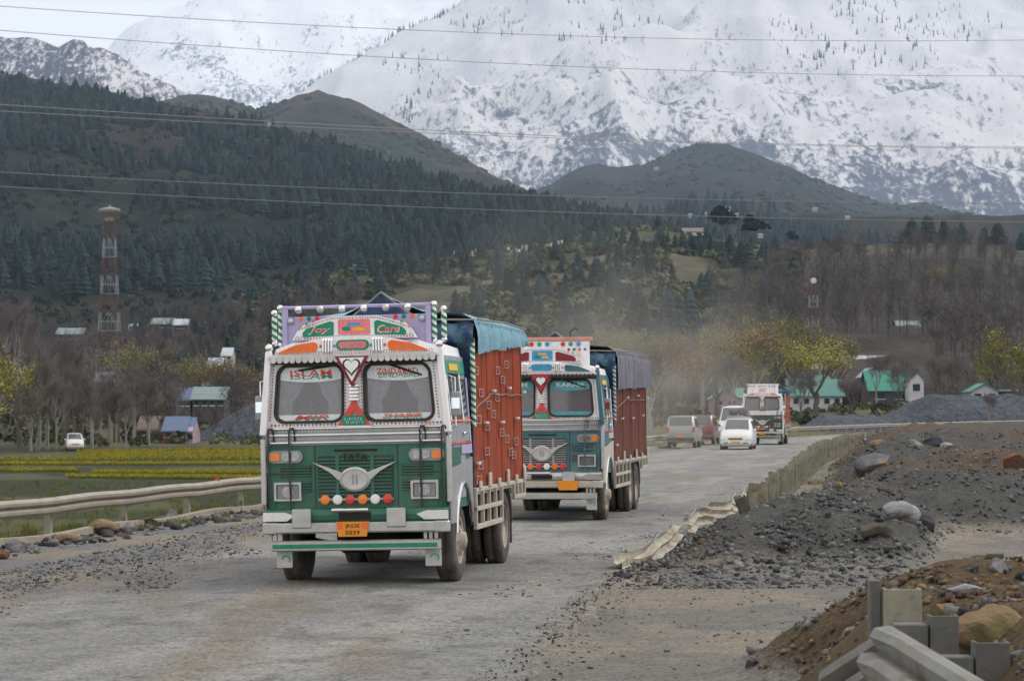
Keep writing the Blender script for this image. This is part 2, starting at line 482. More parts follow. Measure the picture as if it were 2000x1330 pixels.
RC = blend(RC, dst, sst(.46, .62, fbm((X2 - .16*D2)/.9, D2/5, 4, 51)))
RC = blend(RC, dk, sst(.58, .70, fbm(X2/.45, D2/.8, 5, 52)) * .6)
RC = blend(RC, CC(128, 118, 104), sst(.56, .68, fbm(X2/1.4 + 9, D2/6, 4, 56)) * .55)
RC = blend(RC, CC(134, 127, 117), sst(.14, 0, T) * .9)
RC = blend(RC, CC(132, 125, 115), sst(.93, 1, T + (fbm(X2/.5, D2, 3, 19) - .5) * .1) * .95 * (D2 < 45))
mk('road', (1, 1, 1), .9, var=.2, scale=3, bump=.9, bscale=13, attr=True, spec=.12, speck=.9, sscale=14)
npmesh('road', np.stack([X2, D2, Z2], -1), QR, 'road', 'structure', smooth=True, col=RC.reshape(-1, 3))

# ================================================================== far ridges
def ridge(name, pts, dr, db, base_py, mat, namp, nsc, seed, rows=60, step=10, u0=-900, u1=2900, shape=1.0, back=.25, colfn=None, rough=0.0):
    """hill: foot at depth db, crest line read from the photo at depth dr (may vary along the crest)"""
    us = np.arange(u0, u1 + 1, step, dtype=float)
    px, py = np.array(pts, float).T
    cp = np.interp(us, px, py)
    dru = np.interp(us, *np.array(dr, float).T) if isinstance(dr, list) else np.full(len(us), float(dr))
    crest = CAM_H + np.array([(P(u, p, d).z - CAM_H) for u, p, d in zip(us, cp, dru)])
    bz = P(1000, base_py, db).z
    vv = np.concatenate([np.linspace(0, 1, rows), 1 + np.linspace(.06, 1, 8) * back])
    V, U = np.meshgrid(vv, us, indexing='ij')
    D = db + (dru[None] - db) * V
    X = (U - 1000) / FPX * D
    vs = np.clip(V, 0, 1) ** shape
    Z = bz + (crest[None] - bz) * vs
    beh = V > 1
    Z = np.where(beh, crest[None] - (crest[None] - bz) * ((V - 1) / back) ** 1.5 * .8, Z)
    env = np.sin(np.clip(V, 0, 1) * math.pi) ** .7
    a = (fbm(X/nsc, D/nsc, 5, seed) - .5) * 2
    rg = 1 - np.abs(fbm(X/nsc*1.7 + 9, D/nsc*.6, 4, seed+5) * 2 - 1)
    Z = Z + namp * env * (a + (rg - .6) * .9)
    Z = Z + rough * (fbm(X/nsc*9, D/nsc*9, 3, seed + 3) - .5) * np.where(beh, .3, 1)
    Z[0] -= 60 + .02 * db
    ii = np.arange(Z.size).reshape(Z.shape)
    q = np.stack([ii[:-1, :-1], ii[:-1, 1:], ii[1:, 1:], ii[1:, :-1]], -1).reshape(-1, 4)
    cl = colfn(X, D, Z, V, U).reshape(-1, 3) if colfn else None
    o = npmesh(name, np.stack([X, D, Z], -1), q, mat, 'structure', smooth=True, col=cl)
    def at(u, v):
        """surface point for column u (photo px) and slope fraction v"""
        i = np.clip((np.asarray(u) - u0) / step, 0, len(us) - 1.001); j = np.clip(np.asarray(v) * (rows - 1), 0, rows - 1.001)
        i0, j0 = i.astype(int), j.astype(int); fi, fj = i - i0, j - j0
        def bl(A): return (A[j0, i0]*(1-fi) + A[j0, i0+1]*fi)*(1-fj) + (A[j0+1, i0]*(1-fi) + A[j0+1, i0+1]*fi)*fj
        return np.stack([bl(X), bl(D), bl(Z)], -1)
    return at

def mk_snow(name, rock, z_lo, z_hi, sc, alb=.56):
    """snow slope: rock and scrub break through, more of it low down and on steep faces"""
    m = bpy.data.materials.new(name); MATS[name] = m; m.use_nodes = True
    nt = m.node_tree; N = nt.nodes; L = nt.links; b = N["Principled BSDF"]
    b.inputs["Roughness"].default_value = .8; b.inputs["Specular IOR Level"].default_value = .1
    g = N.new("ShaderNodeNewGeometry"); sx = N.new("ShaderNodeSeparateXYZ"); L.new(g.outputs["Position"], sx.inputs[0])
    mr = N.new("ShaderNodeMapRange"); L.new(sx.outputs[2], mr.inputs[0])
    mr.inputs[1].default_value, mr.inputs[2].default_value, mr.inputs[3].default_value, mr.inputs[4].default_value = z_lo, z_hi, .17, -.065
    mp = N.new("ShaderNodeMapping"); mp.inputs["Scale"].default_value = (1.25, .45, .5); mp.inputs["Rotation"].default_value = (0, .5, 0); L.new(g.outputs["Position"], mp.inputs[0])
    def nz(s, d=6, r=.65):
        n = N.new("ShaderNodeTexNoise"); n.inputs["Scale"].default_value = s; n.inputs["Detail"].default_value = d; n.inputs["Roughness"].default_value = r
        L.new(mp.outputs[0], n.inputs["Vector"]); return n.outputs["Fac"]
    def ma(op, a, c):
        x = N.new("ShaderNodeMath"); x.operation = op
        for k, v in ((0, a), (1, c)):
            if isinstance(v, (int, float)): x.inputs[k].default_value = v
            else: L.new(v, x.inputs[k])
        return x.outputs[0]
    fine = ma('MULTIPLY', nz(sc * 16, 4, .76), .66); big = ma('MULTIPLY', nz(sc * 1.5, 5), .54)
    f = ma('ADD', ma('ADD', fine, big), mr.outputs[0])
    r2 = N.new("ShaderNodeMapRange"); L.new(f, r2.inputs[0]); r2.inputs[1].default_value = .655; r2.inputs[2].default_value = .755
    mx = N.new("ShaderNodeMixRGB"); L.new(r2.outputs[0], mx.inputs[0]); mx.inputs[1].default_value = (alb, alb*.97, alb*.98, 1); mx.inputs[2].default_value = (*rock, 1)
    L.new(mx.outputs[0], b.inputs["Base Color"])
    bp = N.new("ShaderNodeBump"); bp.inputs["Strength"].default_value = .5; bp.inputs["Distance"].default_value = 25
    L.new(nz(sc * 3), bp.inputs["Height"]); L.new(bp.outputs[0], b.inputs["Normal"])
    return m

mk_snow('snow_far', S(70, 76, 96), 900, 2050, .0030, .78)
mk_snow('snow_near', S(74, 78, 92), 470, 1080, .0026)
mk_snow('snow_patch', S(66, 66, 78), 500, 1500, .006)
ridge('mountain', [(-900, 160), (0, 122), (170, 118), (215, 92), (255, 42), (330, 12), (420, -14), (520, -5), (600, -26), (780, -8), (900, -40), (2900, -300)],
      12500, 9500, 480, 'snow_far', 150, 900, 3, rows=90, step=14, shape=1.15, rough=60)
mt_at = ridge('mountain', [(-900, 700), (100, 420), (420, 262), (500, 226), (600, 176), (660, 140), (720, 104), (800, 58), (880, 18), (940, -24), (1100, -130), (1600, -260), (2300, -200), (2900, -260)],
      [(0, 8600), (600, 8800), (1600, 9600), (2400, 9200)], 5600, 470, 'snow_near', 190, 700, 13, rows=110, step=10, shape=1.1, rough=45)
ridge('mountain', [(-900, 40), (-300, 90), (0, 75), (60, 72), (110, 88), (160, 84), (205, 97), (280, 140), (360, 186), (500, 250), (700, 330), (1100, 470), (2900, 600)],
      5200, 4300, 640, 'snow_patch', 40, 300, 23, rows=50, rough=20)
def ccol(X, D, Z, V, U):
    n = fbm(X/160, D/160, 4, 71); m = fbm(X/45, D/45, 4, 72)
    c = np.ones(X.shape + (3,)) * CC(70, 62, 54)
    c = blend(c, CC(52, 52, 44), sst(.45, .6, n)); c = blend(c, CC(50, 58, 52), sst(.52, .66, m) * .8)
    return c
def dcol(X, D, Z, V, U):
    n = fbm(X/200, D/200, 4, 81); m = fbm(X/60, D/60, 4, 82)
    c = np.ones(X.shape + (3,)) * CC(60, 57, 58)
    c = blend(c, CC(52, 51, 50), sst(.45, .6, n)); c = blend(c, CC(46, 52, 52), sst(.5, .62, m) * .8)
    return c
mk('hill', (1, 1, 1), .95, var=.3, scale=.05, bump=.6, bscale=.12, attr=True, spec=.05)
C_at = ridge('hill', [(-900, 330), (200, 250), (300, 204), (350, 190), (395, 183), (430, 192), (470, 206), (500, 216), (540, 203), (580, 186), (620, 178), (660, 186), (700, 200), (760, 232), (830, 270), (930, 326), (1000, 362), (1100, 420), (1400, 520), (2900, 700)],
      3600, 2500, 420, 'hill', 22, 200, 33, rows=60, rough=9, colfn=ccol)
D_at = ridge('hill', [(-900, 600), (800, 470), (1000, 392), (1080, 356), (1110, 338), (1140, 326), (1170, 322), (1215, 328), (1250, 326), (1310, 300), (1370, 281), (1420, 283), (1480, 302), (1560, 336), (1640, 370), (1720, 396), (1760, 402), (1810, 396), (1860, 414), (2000, 446), (2300, 470), (2900, 400)],
      4400, 1900, 560, 'hill', 26, 260, 43, rows=60, rough=10, colfn=dcol)
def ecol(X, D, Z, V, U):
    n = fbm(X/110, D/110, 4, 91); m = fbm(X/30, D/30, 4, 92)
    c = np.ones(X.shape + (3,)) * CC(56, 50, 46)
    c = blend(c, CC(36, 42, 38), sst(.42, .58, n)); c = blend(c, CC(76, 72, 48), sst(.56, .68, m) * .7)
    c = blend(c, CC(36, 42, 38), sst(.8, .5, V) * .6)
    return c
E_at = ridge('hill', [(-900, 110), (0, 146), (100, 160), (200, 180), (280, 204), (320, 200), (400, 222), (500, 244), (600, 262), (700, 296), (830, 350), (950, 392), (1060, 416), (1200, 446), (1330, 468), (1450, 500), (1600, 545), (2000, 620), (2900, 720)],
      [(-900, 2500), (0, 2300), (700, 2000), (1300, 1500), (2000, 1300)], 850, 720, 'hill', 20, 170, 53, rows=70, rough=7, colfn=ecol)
def fcol(X, D, Z, V, U):
    n = fbm(X/40, D/60, 4, 101); m = fbm(X/12, D/20, 4, 102)
    c = np.ones(X.shape + (3,)) * CC(92, 88, 76)
    c = blend(c, CC(82, 83, 64), sst(.42, .58, n)); c = blend(c, CC(58, 60, 50), sst(.5, .64, m) * .8)
    c = blend(c, CC(78, 78, 57), sst(.8, 1, V) * sst(1000, 1150, U) * sst(1420, 1340, U) * .8)
    c = blend(c, CC(78, 78, 57), sst(.85, 1, V) * sst(1880, 1930, U) * .8)
    c = blend(c, CC(70, 63, 63), sst(1430, 1560, U) * sst(.95, .8, V) * .7)
    return c
F_at = ridge('hill', [(-900, 720), (200, 668), (380, 622), (560, 565), (700, 532), (880, 502), (1000, 492), (1100, 478), (1180, 458), (1250, 450), (1330, 455), (1400, 466), (1480, 478), (1560, 484), (1700, 480), (1800, 472), (1900, 470), (2000, 486), (2900, 500)],
      950, 470, 768, 'hill', 5, 60, 63, rows=70, rough=3.0, colfn=fcol, shape=.95)

# ================================================================== painted trucks
mk('chrome', (.74, .74, .74), .16, 1.0, .10, 9, dust=.18)
mk('steel', (.52, .52, .51), .38, .75, .2, 7, bump=.12, bscale=25, dust=.35)
mk('white_paint', (.86, .84, .86), .42, 0, .10, 6, dust=.30, coat=.15, col2=(.52, .47, .42), c2lo=.54, c2hi=.74, c2scale=5, stretch=(1, 1, .22), bump=.10, bscale=7)
mk('black_rubber', (.018, .018, .018), .8, 0, .3, 12, bump=.2, bscale=40, dust=.55)
mk('tyre', (.016, .015, .015), .9, 0, .3, 9, bump=.5, bscale=26, dust=.5)
mk('black_paint', (.02, .02, .022), .45, 0, .2, 8, dust=.3)
mk('dark_under', (.010, .010, .010), .9, 0, .3, 5)
mk('interior', (.05, .05, .055), .8, 0, .3, 5)
mk('seat_cloth', (.16, .10, .09), .9, 0, .3, 5)
mk('lace', (.72, .76, .78), .85, 0, .3, 60)
mk('curtain', (.88, .88, .90), .9, 0, .2, 14)
mk('lavender', (.40, .36, .58), .5, 0, .12, 4, dust=.4)
mk('cream', (.50, .45, .38), .6, 0, .2, 5, dust=.75, bump=.1)
mk('amber', (.85, .22, .02), .25, 0, .1, 30, coat=.6, dust=.12)
mk('red_lens', (.62, .03, .02), .25, 0, .1, 30, coat=.6, dust=.12)
mk('white_lens', (.78, .80, .80), .25, 0, .15, 40, coat=.6, dust=.12)
mk('orange_paint', (.86, .16, .03), .4, 0, .15, 14, dust=.12)
mk('red_paint', (.62, .035, .04), .4, 0, .2, 14, dust=.15)
mk('pink_paint', (.72, .20, .22), .4, 0, .25, 22, dust=.12)
mk('green_paint', (.0, .22, .13), .4, 0, .2, 12, dust=.15)
mk('maroon', (.20, .015, .03), .45, 0, .2, 12, dust=.15)
mk('yellow_paint', (.75, .42, .02), .45, 0, .15, 14, dust=.3)
mk('plate_orange', (.78, .28, .015), .45, 0, .12, 18, dust=.12)
mk('blue_paint', (.05, .30, .55), .45, 0, .25, 16, dust=.15)
mk('ink', (.02, .016, .012), .6, 0, 0)
mk('teal_ink', (.02, .36, .27), .5, 0, .1, 30)
mk('red_ink', (.75, .08, .06), .5, 0, .15, 30)
mk('lamp_clear', (.30, .30, .31), .15, .6, .4, 25, coat=.8)
mk('lamp_dark', (.05, .05, .055), .12, 0, .2, 20, coat=.8)
mk('wiper', (.008, .008, .010), .6, 0, 0)
mk('rope', (.22, .21, .19), .9, 0, .3, 30)
mk('mirror_face', (.75, .82, .9), .05, 1.0, 0)
mk('square_paint', (.42, .30, .25), .6, 0, .3, 8, dust=.3)
mk('flap', (.60, .62, .62), .6, 0, .1, 8, dust=.5)
mk('dirty_wheel', (.38, .33, .27), .8, .1, .25, 8, dust=.7)
mk_stripe('twist', S(225, 225, 218), S(10, 120, 84), 7.0, 11.0)
mk_stripe('twist_teal', S(200, 205, 205), S(20, 100, 116), 7.0, 11.0)
MATS['glass'] = mk_glass('glass')
MATS['lens_glass'] = mk_glass('lens_glass', (.5, .5, .52), .25)

def warp(p):
    x, y, z = p; k = 1 - .078 * max(0.0, z - 2.0)
    return (x * k, y, z)

def scribble(mb, x0, x1, z0, z1, y, seed, n=3):
    """hand-painted flowing script strokes on a sign, as thin flat ribbons"""
    rr = random.Random(seed)
    for k in range(n):
        pts = []; a = x0 + (x1-x0)*k/n; b = x0 + (x1-x0)*(k+.95)/n; zc = (z0+z1)/2; h = (z1-z0)/2
        ph = rr.random()*6
        for i in range(9):
            t = i/8; pts.append((a+(b-a)*t, zc + h*.8*math.sin(ph+t*7+rr.random()*.8)))
        w = (z1-z0)*.07
        for i in range(8):
            (xa, za), (xb, zb) = pts[i], pts[i+1]
            mb.add([(xa, y, za-w), (xb, y, zb-w), (xb, y, zb+w), (xa, y, za+w)], [(0, 1, 2, 3)])

def sub_plate(parent, name, pts, y, mat, rim=None, th=.012):
    o = MB().poly_xz(pts, y - th, y).build(name, mat, parent, warp=warp)
    return o

def heart_pts(cx, cz, w, h, n=20):
    out = []
    for k in range(n):
        t = 2*math.pi*k/n
        x = 16*math.sin(t)**3/17; z = (13*math.cos(t)-5*math.cos(2*t)-2*math.cos(3*t)-math.cos(4*t))/16
        out.append((cx + x*w/2, cz + z*h/2))
    return out

def ring_plate(mb, x0, x1, z0, z1, hole, y0, y1, n=5):
    """plate x0..x1,z0..z1 with a rounded window hole (list from rrect)"""
    inn = hole; out = []
    corners = [(x1, z1), (x0, z1), (x0, z0), (x1, z0)]
    for c in range(4):
        for k in range(n):
            t = k/(n-1); ix_, iz_ = inn[c*n+k]
            cx, cz = corners[c]
            if c in (0, 2): a, b = (cx, inn[c*n][1]), (inn[c*n+n-1][0], cz)
            else: a, b = (inn[c*n][0], cz), (cx, inn[c*n+n-1][1])
            p = (a[0]+(cx-a[0])*t*2, a[1]+(cz-a[1])*t*2) if t <= .5 else (cx+(b[0]-cx)*(t*2-1), cz+(b[1]-cz)*(t*2-1))
            out.append(p)
    N = len(inn)
    vs = [(x, y0, z) for x, z in inn] + [(x, y0, z) for x, z in out] + [(x, y1, z) for x, z in inn] + [(x, y1, z) for x, z in out]
    fs = []
    for i in range(N):
        j = (i+1) % N
        fs += [(i, j, N+j, N+i), (2*N+i, 3*N+i, 3*N+j, 2*N+j), (i, 2*N+i, 2*N+j, j), (N+i, N+j, 3*N+j, 3*N+i)]
    mb.add(vs, fs)

DROP = .09     # ride height: the axles sit this much lower than the body was measured
def make_wheel(parent, x, y, r=.52, w=.28, side=1, front=True, name='wheel', detail=True):
    zc = r - DROP
    """side=+1: outer face towards +x"""
    prof = [(r*.58, -w*.42), (r*.62, -w*.5), (r*.86, -w*.52), (r*.96, -w*.44), (r, -w*.30), (r, -w*.05), (r*.985, -w*.04), (r*.985, w*.04), (r, w*.05), (r, w*.30), (r*.96, w*.44), (r*.86, w*.52), (r*.62, w*.5), (r*.58, w*.42)]
    t = MB().lathe(prof, 'x', (x, y, zc), 28).build(name, 'tyre', parent, smooth=True)
    if detail:
        s = side
        if front: rp = [(r*.60, s*w*.45), (r*.57, s*w*.50), (r*.50, s*w*.36), (r*.44, s*w*.34), (r*.36, s*w*.50), (r*.22, s*w*.58), (r*.20, s*w*.78), (r*.08, s*w*.84), (0.0, s*w*.84)]
        else: rp = [(r*.60, s*w*.45), (r*.57, s*w*.48), (r*.52, -s*w*.05), (r*.44, -s*w*.1), (r*.26, -s*w*.05), (r*.24, s*w*.30), (r*.10, s*w*.36), (0.0, s*w*.36)]
        MB().lathe(rp, 'x', (x, y, zc), 22).build('rim', 'dirty_wheel', t, smooth=True)
        nb = MB()
        for k in range(8):
            a = 2*math.pi*k/8
            nb.lathe([(.018, 0), (.018, .05), (0, .05)], 'x', (x+s*w*(.42 if front else -.08), y+r*.33*math.cos(a), zc+r*.33*math.sin(a)), 6)
        nb.build('wheel_nuts', 'steel', t)
    return t

def make_truck(c, label, group, loc, rot):
    """c: colours and options. Local axes: x to the viewer's right, y towards the tail, z up; origin on the ground under the front bumper."""
    t = thing('truck', label, 'truck', loc, rot=rot, group=group)
    det = c.get('detail', 2)
    B = lambda name, mb, mat, par=None, sm=False, w=None, kind=None, lab=None: mb.build(name, mat, par or t, sm, w, kind, lab)
    # ---------------- cab shell
    plan = [(-1.20, .16), (-1.16, .10), (-1.05, .07), (1.05, .07), (1.16, .10), (1.20, .16), (1.20, 1.95), (-1.20, 1.95)]
    low = B('cab_lower', MB().poly_xy(plan, .90, 1.765), c['body'])
    plan2 = [(-1.22, .15), (-1.17, .085), (-1.06, .045), (1.06, .045), (1.17, .085), (1.22, .15), (1.21, 1.96), (-1.21, 1.96)]
    band = B('waist_band', MB().poly_xy(plan2, 1.765, 2.0), c['band'])
    for z in (1.80, 1.90, 1.985):
        B('trim_strip', MB().box(-1.16, 1.16, .018, .046, z - .012, z + .012, .006), 'chrome', band)
    if det > 1:
        mb = MB()
        for z in (1.85, 1.945):
            for k in range(54): mb.ball((-1.12 + k*2.24/53, .042, z), .011, 5, 3)
        B('rivets', mb, 'chrome' if c['band'] != 'chrome' else 'black_paint', band, kind='stuff')
    # windscreen frame with two openings
    zL0, zL1 = 2.0, 2.90
    wl = rrect(-1.085, -.17, 2.065, 2.80, .13); wr = rrect(.125, 1.04, 2.065, 2.80, .13)
    mb = MB(); ring_plate(mb, -1.20, -.022, zL0, zL1, wl, .10, .17); ring_plate(mb, -.022, 1.20, zL0, zL1, wr, .10, .17)
    B('windscreen_frame', mb, c['upper'], w=warp)
    for hole, words, sd in ((wl, c['words'][0], 0), (wr, c['words'][1], 1)):
        x0, x1 = min(p[0] for p in hole), max(p[0] for p in hole)
        pane = B('windscreen', MB().poly_xz(hole, .150, .158), 'glass', w=warp)
        pts = [warp((x, .095, z)) for x, z in hole]; pts.append(pts[0])
        B('gasket', MB().tube(pts, .020, 6, False), 'black_rubber' if det else 'black_paint', pane)
        # lace band with lettering, stuck on the glass
        nz = 8; arc = [(x0+.035+(x1-x0-.07)*k/nz, 2.615 - .035*math.sin(math.pi*k/nz)) for k in range(nz+1)]
        top = [(x1-.035, 2.70), (x1-.10, 2.775), (x0+.10, 2.775), (x0+.035, 2.70)]
        B('visor_band', MB().poly_xz(arc + top, .142, .147), c['lace'], pane, w=warp)
        bot = [(x0+.04, 2.16), (x0+.06, 2.12), (x0+.13, 2.085), (x1-.13, 2.085), (x1-.06, 2.12), (x1-.04, 2.16)]
        B('sill_band', MB().poly_xz(bot[::-1], .142, .147), c['lace'], pane, w=warp)
        cx = (x0+x1)/2
        if words[0]:
            text('lettering', words[0], c['ink1'], pane, cx, 2.70, .58, .085, .139, warp=warp)
            if c.get('double'): text('lettering', words[0], 'teal_ink', pane, cx+.012, 2.655, .58, .07, .1405, warp=warp)
        if words[1]:
            text('lettering', words[1], c['ink1'], pane, cx+.02, 2.128, .52 if len(words[1]) > 4 else .46, .055, .139, .35, warp=warp)
            if c.get('double'): text('lettering', words[1], 'teal_ink', pane, cx+.034, 2.112, .52 if len(words[1]) > 4 else .46, .05, .1405, .35, warp=warp)
        if c.get('curtain', True):
            for sgn, xe in ((1, x0+.03), (-1, x1-.03)):      # tied-back lace curtains inside the glass
                V = []; F = []
                for i in range(15):
                    z = 2.60 - i*(.46/14); tt = i/14
                    wd = .27*(1-tt)**1.2*.9 + .10 + .08*abs(math.sin(tt*5.2))*tt
                    for k in range(13):
                        q = k/12; V.append((xe + sgn*wd*q, .185 + .018*math.sin(q*17+i*.12), z))
                for i in range(14):
                    for k in range(12): a = i*13+k; F.append((a, a+1, a+14, a+13))
                B('curtain', MB().add(V, F), 'curtain', pane, True, warp)
        # wiper
        wx = (x0+.34, x1-.12) if sd == 0 else (x0+.18, x1-.12)
        za, zb = ((2.74, 2.79) if sd == 0 else (2.84, 2.645))
        wp = MB().tube([(wx[0]-.1 if sd else x0+.30, .085, 2.735 if sd == 0 else 2.87), ((wx[0]+wx[1])/2, .10, (za+zb)/2+.01), (wx[1], .118, zb)], [.014, .012, .007], 5)
        wp.box(wx[0], wx[1], .118, .132, -.011, .011, 0)
        n8 = len(wp.v) - 8; sl = (zb-za)/(wx[1]-wx[0])
        for k in range(n8, len(wp.v)): x, y, z = wp.v[k]; wp.v[k] = (x, y, z + za + sl*(x-wx[0]))
        B('wiper', wp, 'wiper', w=warp)
    # interior: back wall, dashboard, wheel, seat
    it = B('cab_interior', MB().box(-1.08, 1.08, 1.70, 1.80, 1.5, 2.95).box(-1.08, 1.08, .30, 1.7, 1.48, 1.55), 'interior', w=warp)
    if det > 1:
        B('dashboard', MB().box(-1.06, 1.06, .24, .55, 1.86, 2.08, .04), 'black_paint', it, w=warp)
        ring = [(-.55 + .23*math.cos(2*math.pi*k/16), .62 + .07*math.sin(2*math.pi*k/16), 2.12 + .19*math.sin(2*math.pi*k/16)) for k in range(17)]
        B('steering_wheel', MB().tube(ring, .018, 6, False), 'black_rubber', it)
        for x in (-.62, .55): B('seat', MB().box(x-.26, x+.26, 1.32, 1.48, 1.55, 2.42, .05).box(x-.26, x+.26, .95, 1.40, 1.55, 1.78, .05), 'seat_cloth', it)
    # roof, sides, doors
    B('cab_roof', MB().poly_xz([(-1.17, 2.90), (1.17, 2.90), (1.15, 3.02), (.9, 3.10), (-.9, 3.10), (-1.15, 3.02)], .17, 1.95), c['upper'], w=warp)
    for s in (-1, 1):
        x0, x1 = (1.135, 1.20) if s > 0 else (-1.20, -1.135)
        mb = MB().box(x0, x1, .17, .42, 2.0, 2.9, .01).box(x0, x1, 1.42, 1.95, 2.0, 2.9, .01).box(x0, x1, .42, 1.42, 2.72, 2.9, 0)
        B('cab_side', mb, c['side'], w=warp)
        dr = B('door', MB().box(s*1.195-.02*(s < 0), s*1.195+.02*(s > 0)+0.001, .40, 1.44, 1.02, 2.02, .008), c['door'], w=warp)
        B('door_window', MB().box(min(s*1.150, s*1.158), max(s*1.150, s*1.158), .43, 1.41, 2.03, 2.71), 'glass', dr, w=warp)
        B('door_handle', MB().box(min(s*1.22, s*1.255), max(s*1.22, s*1.255), 1.22, 1.38, 1.86, 1.89, .008), 'chrome', dr)
        fr = MB().tube([warp((s*1.2, y, z)) for y, z in ((.42, 2.02), (.42, 2.72), (1.42, 2.72), (1.42, 2.02))], .018, 6)
        B('window_frame', fr, 'chrome', dr)
        B('side_valance', MB().box(min(s*1.205, s*1.222), max(s*1.205, s*1.222), .25, 1.85, 2.66, 2.84, .006), c['valance'], w=warp)
        B('side_plaque', MB().box(min(s*1.225, s*1.235), max(s*1.225, s*1.235), .55, 1.25, 2.70, 2.79, .004), 'yellow_paint', w=warp)
        if det > 1:
            X0, X1 = min(s*1.222, s*1.232), max(s*1.222, s*1.232)
            B('side_panel', MB().box(X0, X1, .22, .95, 1.47, 1.70, .004), c['body'])
            B('side_panel', MB().box(X0, X1, 1.05, 1.90, 1.60, 1.72, .004), 'lavender' if c.get('rail') else 'cream')
            B('side_stripe', MB().box(X0, X1, .22, 1.90, 1.735, 1.757, .003), 'red_paint')
            B('side_stripe', MB().box(min(s*1.224, s*1.236), max(s*1.224, s*1.236), .24, 1.90, 2.03, 2.055, .003), 'orange_paint', w=warp)
            B('side_stripe', MB().box(X0, X1, 1.84, 1.93, 1.60, 2.62, .003), c['board'], w=warp)
            B('rear_quarter_window', MB().box(min(s*1.203, s*1.207), max(s*1.203, s*1.207), 1.50, 1.80, 2.10, 2.60), 'lamp_dark', w=warp)
        # mirror on a bracket
        mi = B('mirror', MB().box(min(s*1.23, s*1.36), max(s*1.23, s*1.36), .20, .25, 2.10, 2.42, .015), c['mirror'])
        B('mirror_glass', MB().box(min(s*1.24, s*1.35), max(s*1.24, s*1.35), .192, .199, 2.20, 2.34), 'mirror_face', mi)
        B('mirror_bracket', MB().tube([(s*1.12, .30, 2.66), (s*1.29, .23, 2.60), (s*1.29, .23, 1.98), (s*1.2, .28, 1.92)], .011, 5), 'chrome', mi)
        # front mudguard with wheel arch
        arch = [(.10, 1.42), (1.95, 1.55), (1.95, .80), (1.80, .80)] + [(1.15+.64*math.cos(R(a)), .56+.66*math.sin(R(a))) for a in range(15, 180, 15)] + [(.50, .72), (.10, .72)]
        B('mudguard', MB().poly_yz(arch, min(s*1.205, s*1.228), max(s*1.205, s*1.228)), c['fender'])
        lip = [(s*1.235, 1.15+.65*math.cos(R(a)), .56+.67*math.sin(R(a))) for a in range(10, 181, 12)]
        B('wheel_arch_lip', MB().tube(lip, .022, 6), 'chrome' if det else 'cream')
        # corner post with ball finial
        po = B('corner_post', MB().box(s*1.215-.045, s*1.215+.045, .0, .085, 1.90, 2.99, .012), c['post'], w=warp)
        bx = warp((s*1.215, .04, 3.035)); B('finial', MB().ball(bx, .055, 12, 8), 'chrome', po, True)
        B('side_strip', MB().box(min(s*1.185, s*1.255), max(s*1.185, s*1.255), .02, .075, 1.0, 1.86, .012), 'steel')
    # ---------------- crown over the windscreen
    n = 14
    vtop = [(-1.19 + 2.38*k/n, 2.915 + .255*(1-abs(2*k/n-1)**2.4)) for k in range(n+1)]
    brow = B('brow_board', MB().poly_xz([(1.19, 2.90), (-1.19, 2.90)] + vtop, -.02, .18), c['brow'], w=warp)
    B('drip_rail', MB().box(-1.20, 1.20, -.045, -.018, 2.885, 2.935, .008), 'steel', brow, w=warp)
    if det > 1:
        mb = MB()
        for k in range(26): mb.lathe([(.045, -.012), (.045, .004), (0, .006)], 'y', (-1.12 + k*2.24/25, -.035, 2.872), 8)
        B('scallops', mb, 'black_paint' if c.get('dark_scallop') else 'steel', brow, w=warp, kind='stuff')
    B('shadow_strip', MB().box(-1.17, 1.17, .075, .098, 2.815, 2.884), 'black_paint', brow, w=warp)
    for s in (-1, 1):
        lens = [(s*1.06, 2.955), (s*1.02, 2.99), (s*.82, 3.065), (s*.56, 3.10), (s*.51, 3.075), (s*.50, 3.02), (s*.54, 2.965)]
        p = B('painted_label', MB().poly_xz(lens, -.032, -.02), c['lab'][0], brow, w=warp)
        if det > 1: mb = MB(); scribble(mb, min(s*.62, s*.92), max(s*.62, s*.92), 2.985, 3.045, -.0345, 5+s, 4); B('lettering', mb, 'teal_ink', p, w=warp) if False else mb.build('painted_script', 'teal_ink', brow, warp=warp)
        vb = MB()
        for k in range(4): vb.box(s*.36-.075+k*.04, s*.36-.05+k*.04, -.055, -.018, 2.96, 3.13, .006)
        B('ribbed_block', vb, 'chrome', brow, w=warp)
    cap = rrect(-.235, .235, 2.985, 3.115, .062)
    p = B('painted_label', MB().poly_xz(cap, -.032, -.02), c['lab'][1], brow, w=warp)
    B('painted_panel', MB().poly_xz(rrect(-.20, .20, 3.005, 3.095, .044), -.0345, -.0322), c['lab'][4], brow, w=warp)
    if det > 1: mb = MB(); scribble(mb, -.15, .16, 3.02, 3.08, -.037, 77, 5); mb.build('painted_script', 'teal_ink', brow, warp=warp)
    crown = [(-.90, 3.13), (.90, 3.13), (.84, 3.24), (.74, 3.33), (.34, 3.425), (-.34, 3.425), (-.74, 3.33), (-.84, 3.24)]
    cb = B('crown_board', MB().poly_xz(crown, .10, .16), c['brow'], w=warp)
    pan = B('painted_panel', MB().poly_xz(rrect(-.235, .235, 3.19, 3.385, .02), .086, .10), c['lab'][2], cb, w=warp)
    inner = B('painted_panel', MB().poly_xz(rrect(-.19, .19, 3.225, 3.35, .015), .083, .0858), c['lab'][4], cb, w=warp)
    mb = MB().poly_xz(rrect(-.17, -.05, 3.235, 3.29, .02), .080, .0828); B('painted_flower', mb, 'green_paint', cb, w=warp)
    B('painted_flower', MB().poly_xz(rrect(-.0, .15, 3.232, 3.275, .02), .080, .0828), 'yellow_paint', cb, w=warp)
